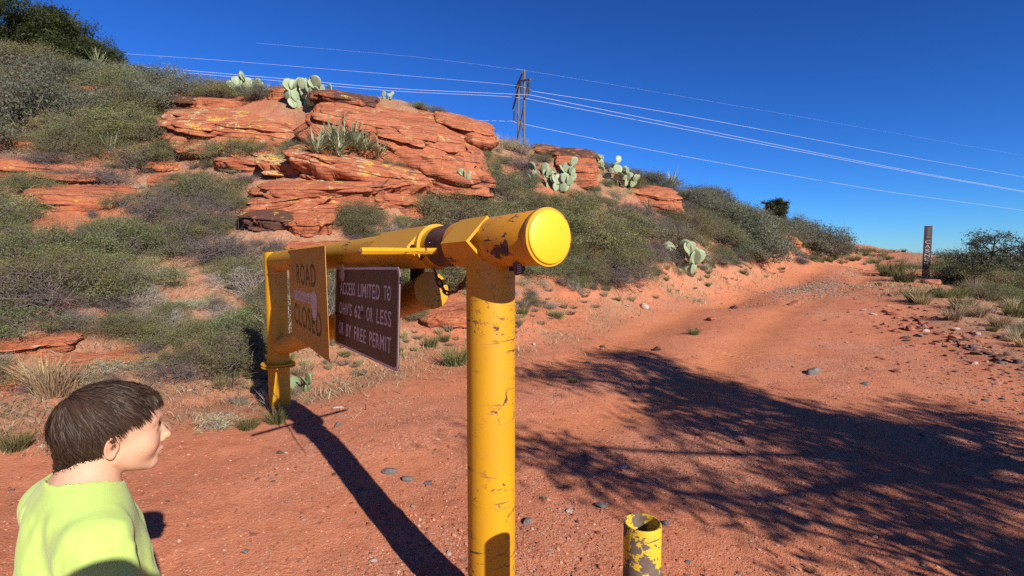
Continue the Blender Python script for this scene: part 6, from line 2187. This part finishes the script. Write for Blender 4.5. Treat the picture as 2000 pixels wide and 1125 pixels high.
    for i in range(800):
        x = rg.uniform(-.052, .060); y = math.sqrt(max(0, 1 - (x / .075) ** 2)) * .088 - .004
        lock = math.floor(x * 110)
        v = Vector((x, y, .074 + .006 * rg.rand()))
        roots.append(v); dirs.append(Vector((.25 + .25 * math.sin(lock * 2.1), .35, -1)))
        lens.append(.018 + .010 * math.sin(lock * 1.7) + .008 * rg.rand())
        cols.append(np.array((.040, .023, .0145)) * rg.uniform(.7, 1.2))
    for i in range(1300):
        a = rg.uniform(-1.25, 1.25)
        v = Vector((math.sin(a) * .058, -.055 - math.cos(a) * .050, -.112 + rg.uniform(-.012, .02)))
        lock = math.floor(a * 9)
        roots.append(v); dirs.append(Vector((math.sin(a) * .2, -.15 + .5 * (abs(a) > .9), -1)))
        lens.append(.016 + .006 * math.sin(lock * 2.3) + .008 * rg.rand())
        cols.append(np.array((.032, .018, .0115)) * rg.uniform(.7, 1.2))
    def s2n(q):
        return Vector((q.x / .07 ** 2, (q.y + .01) / .1 ** 2, 0)).normalized()
    V6, F6, C6 = strands(roots, dirs, lens, .0006, .0030, 5, cols, .3, .6, surf=s2n, conv=lambda p_, d_, n_: d_)
    # sideburn and hair edge by the ear
    roots, dirs, lens, cols = [], [], [], []
    for i in range(900):
        y = rg.uniform(-.052, .050)
        z = float(hairline(np.array(y))) + rg.uniform(-.010, .010)
        q = bvs.ray_cast(Vector((.2, y, z)), Vector((-1, 0, 0)))
        for sx in (1, -1):
            if q[0] is None: continue
            v = Vector((sx * min(q[0].x, .077), y, z))
            roots.append(v); dirs.append(Vector((0, .35 if y > -.02 else -.35, -1)))
            lens.append(.006 + .007 * rg.rand()); cols.append(np.array((.045, .027, .018)) * rg.uniform(.7, 1.2))
    V7, F7, C7 = strands(roots, dirs, lens, .0005, .0012, 3, cols, .1, .3, surf=lambda q: Vector((1 if q.x > 0 else -1, 0, 0)), conv=lambda p_, d_, n_: d_)
    Va = np.concatenate([Vh, V6, V7]); Fa = np.concatenate([Fh, F6 + len(Vh), F7 + len(Vh) + len(V6)]); Ca = np.concatenate([Ch, C6, C7])
    sm = new_mesh('strands', (Va * hs) @ Mh.T + np.array(HZ), Fa, M_HAIR, True)
    vcol(sm, Ca)
    o = link('strands', sm, hair); o['kind'] = 'stuff'
    for sx in (-1, 1):
        roots, dirs, lens, cols = [], [], [], []
        for i in range(150):
            u = rg.rand(); x = sx * (.014 + .036 * u); z = .0165 + .006 * math.sin(u * 2.6) - .004 * u + rg.uniform(-.0022, .0022)
            q = bvs.ray_cast(Vector((x, .2, z)), Vector((0, -1, 0)))
            if q[0] is None: continue
            roots.append(q[0]); dirs.append(Vector((sx, -.3 - .6 * u, .25 - .5 * u)))
            lens.append(.007 + .003 * rg.rand()); cols.append(np.array((.04, .024, .016)))
        if roots:
            Ve, Fe, Ce = strands(roots, dirs, lens, .00045, .0008, 3, cols, surf=lambda q: Vector((0, 1, 0)), conv=lambda p_, d_, n_: d_)
            em = new_mesh('eyebrow', (Ve * hs) @ Mh.T + np.array(HZ), Fe, M_HAIR, True); vcol(em, Ce)
            o = link('eyebrow', em, t); o['kind'] = 'stuff'
        roots, dirs, lens, cols = [], [], [], []
        for i in range(60):
            u = rg.uniform(-1, 1)
            roots.append(Vector((sx * (.0305 + .0125 * u), .0868 - .0035 * u * u - .002 * max(0, u), .0048 * (1 - u * u) + .0003))); dirs.append(Vector((sx * u * .6, 1, .45)))
            lens.append(.006 + .002 * rg.rand()); cols.append(np.array((.010, .007, .005)))
        Ve, Fe, Ce = strands(roots, dirs, lens, .00035, .0, 3, cols, surf=lambda q: Vector((0, .3, 1)), conv=lambda p_, d_, n_: (d_ + Vector((0, 0, .25))).normalized())
        em = new_mesh('eyelashes', (Ve * hs) @ Mh.T + np.array(HZ), Fe, M_HAIR, True); vcol(em, Ce)
        o = link('eyelashes', em, t); o['kind'] = 'stuff'
    return t, body

bp = P(219, 838, 1.15)
YAW_T, YAW_H = math.radians(-38), math.radians(-9)       # facing: turned right of straight ahead, the head a bit more
off = Matrix.Rotation(YAW_T, 3, 'Z') @ Vector((0, .055, 0))
bx, by = bp.x - off.x, bp.y - off.y
bz_ = gzs(bx, by)
KB = (bp.z - bz_) / 1.290
boy, boy_body = build_person('person', 'boy in a bright lime yellow t-shirt with brown hair looking towards the gate', (bx, by, bz_), YAW_T, KB, YAW_H,
    [((-.188, -.02, .90), (-.185, .055, .70), (0, .15, -1)), ((.185, -.01, .90), (.178, .070, .71), (0, .2, -1))],
    dict(top=cloth_mat('lime_jersey', (.43, .57, .14)), top_name='t_shirt', sleeve=.72, leg=cloth_mat('grey_twill', (.12, .12, .13)), leg_name='shorts', leg_to=.40, shoe=simple('dark_rubber_shoe', (.05, .05, .06), .7)),
    hd=.93)
# the person filming: stands right behind the viewpoint, throws the shade on the boy's back
KA = 1.39
AX, AY = -.02, -.235
az = gzs(AX, AY)
pm_, _ = build_person('person', 'tall grown up in a dark jacket and cap filming from behind the viewpoint', (AX, AY, az), 0, KA, 0.05,
    [((-.27, .03, 1.06), (-.115, .105, 1.245), (.5, .25, 1)), ((.33, .02, 1.17), (.080, .105, 1.245), (-.5, .25, 1))],
    dict(top=cloth_mat('dark_jacket', (.05, .06, .09)), top_name='jacket', sleeve=1.9, leg=cloth_mat('blue_denim', (.06, .08, .14)), leg_name='trousers', leg_to=.07, shoe=simple('brown_shoe', (.08, .05, .03), .7)),
    hair_on=False, hd=1.12, seed=5, fine=False)
capc = Vector((0, .055, 1.290)) * KA
cm_ = MB().lathe([(.098, .030), (.101, .050), (.094, .095), (.070, .128), (.035, .143), (0, .146)], 32, Matrix.Translation(capc + Vector((0, -.014, 0))) @ Matrix.Diagonal((.92, 1.14, 1.05, 1)))
cm_.box(capc + Vector((0, .125, .040)), (.15, .10, .006), Matrix.Rotation(-.25, 3, 'X'), .002)
cm_.build('cap', cloth_mat('navy_cap', (.03, .04, .08)), pm_, True)
ph = thing('phone', "phone held out sideways in the grown up's hands", 'phone', (-.045, -.045, CAM_H - .005))
MB().box((0, 0, 0), (.152, .009, .074), None, .004).build('case', simple('black_phone_case', (.02, .02, .022), .5), ph)
MB().box((.052, .0062, .012), (.034, .003, .036), None, .001).build('camera_bump', simple('dark_glass', (.015, .015, .018), .15), ph)
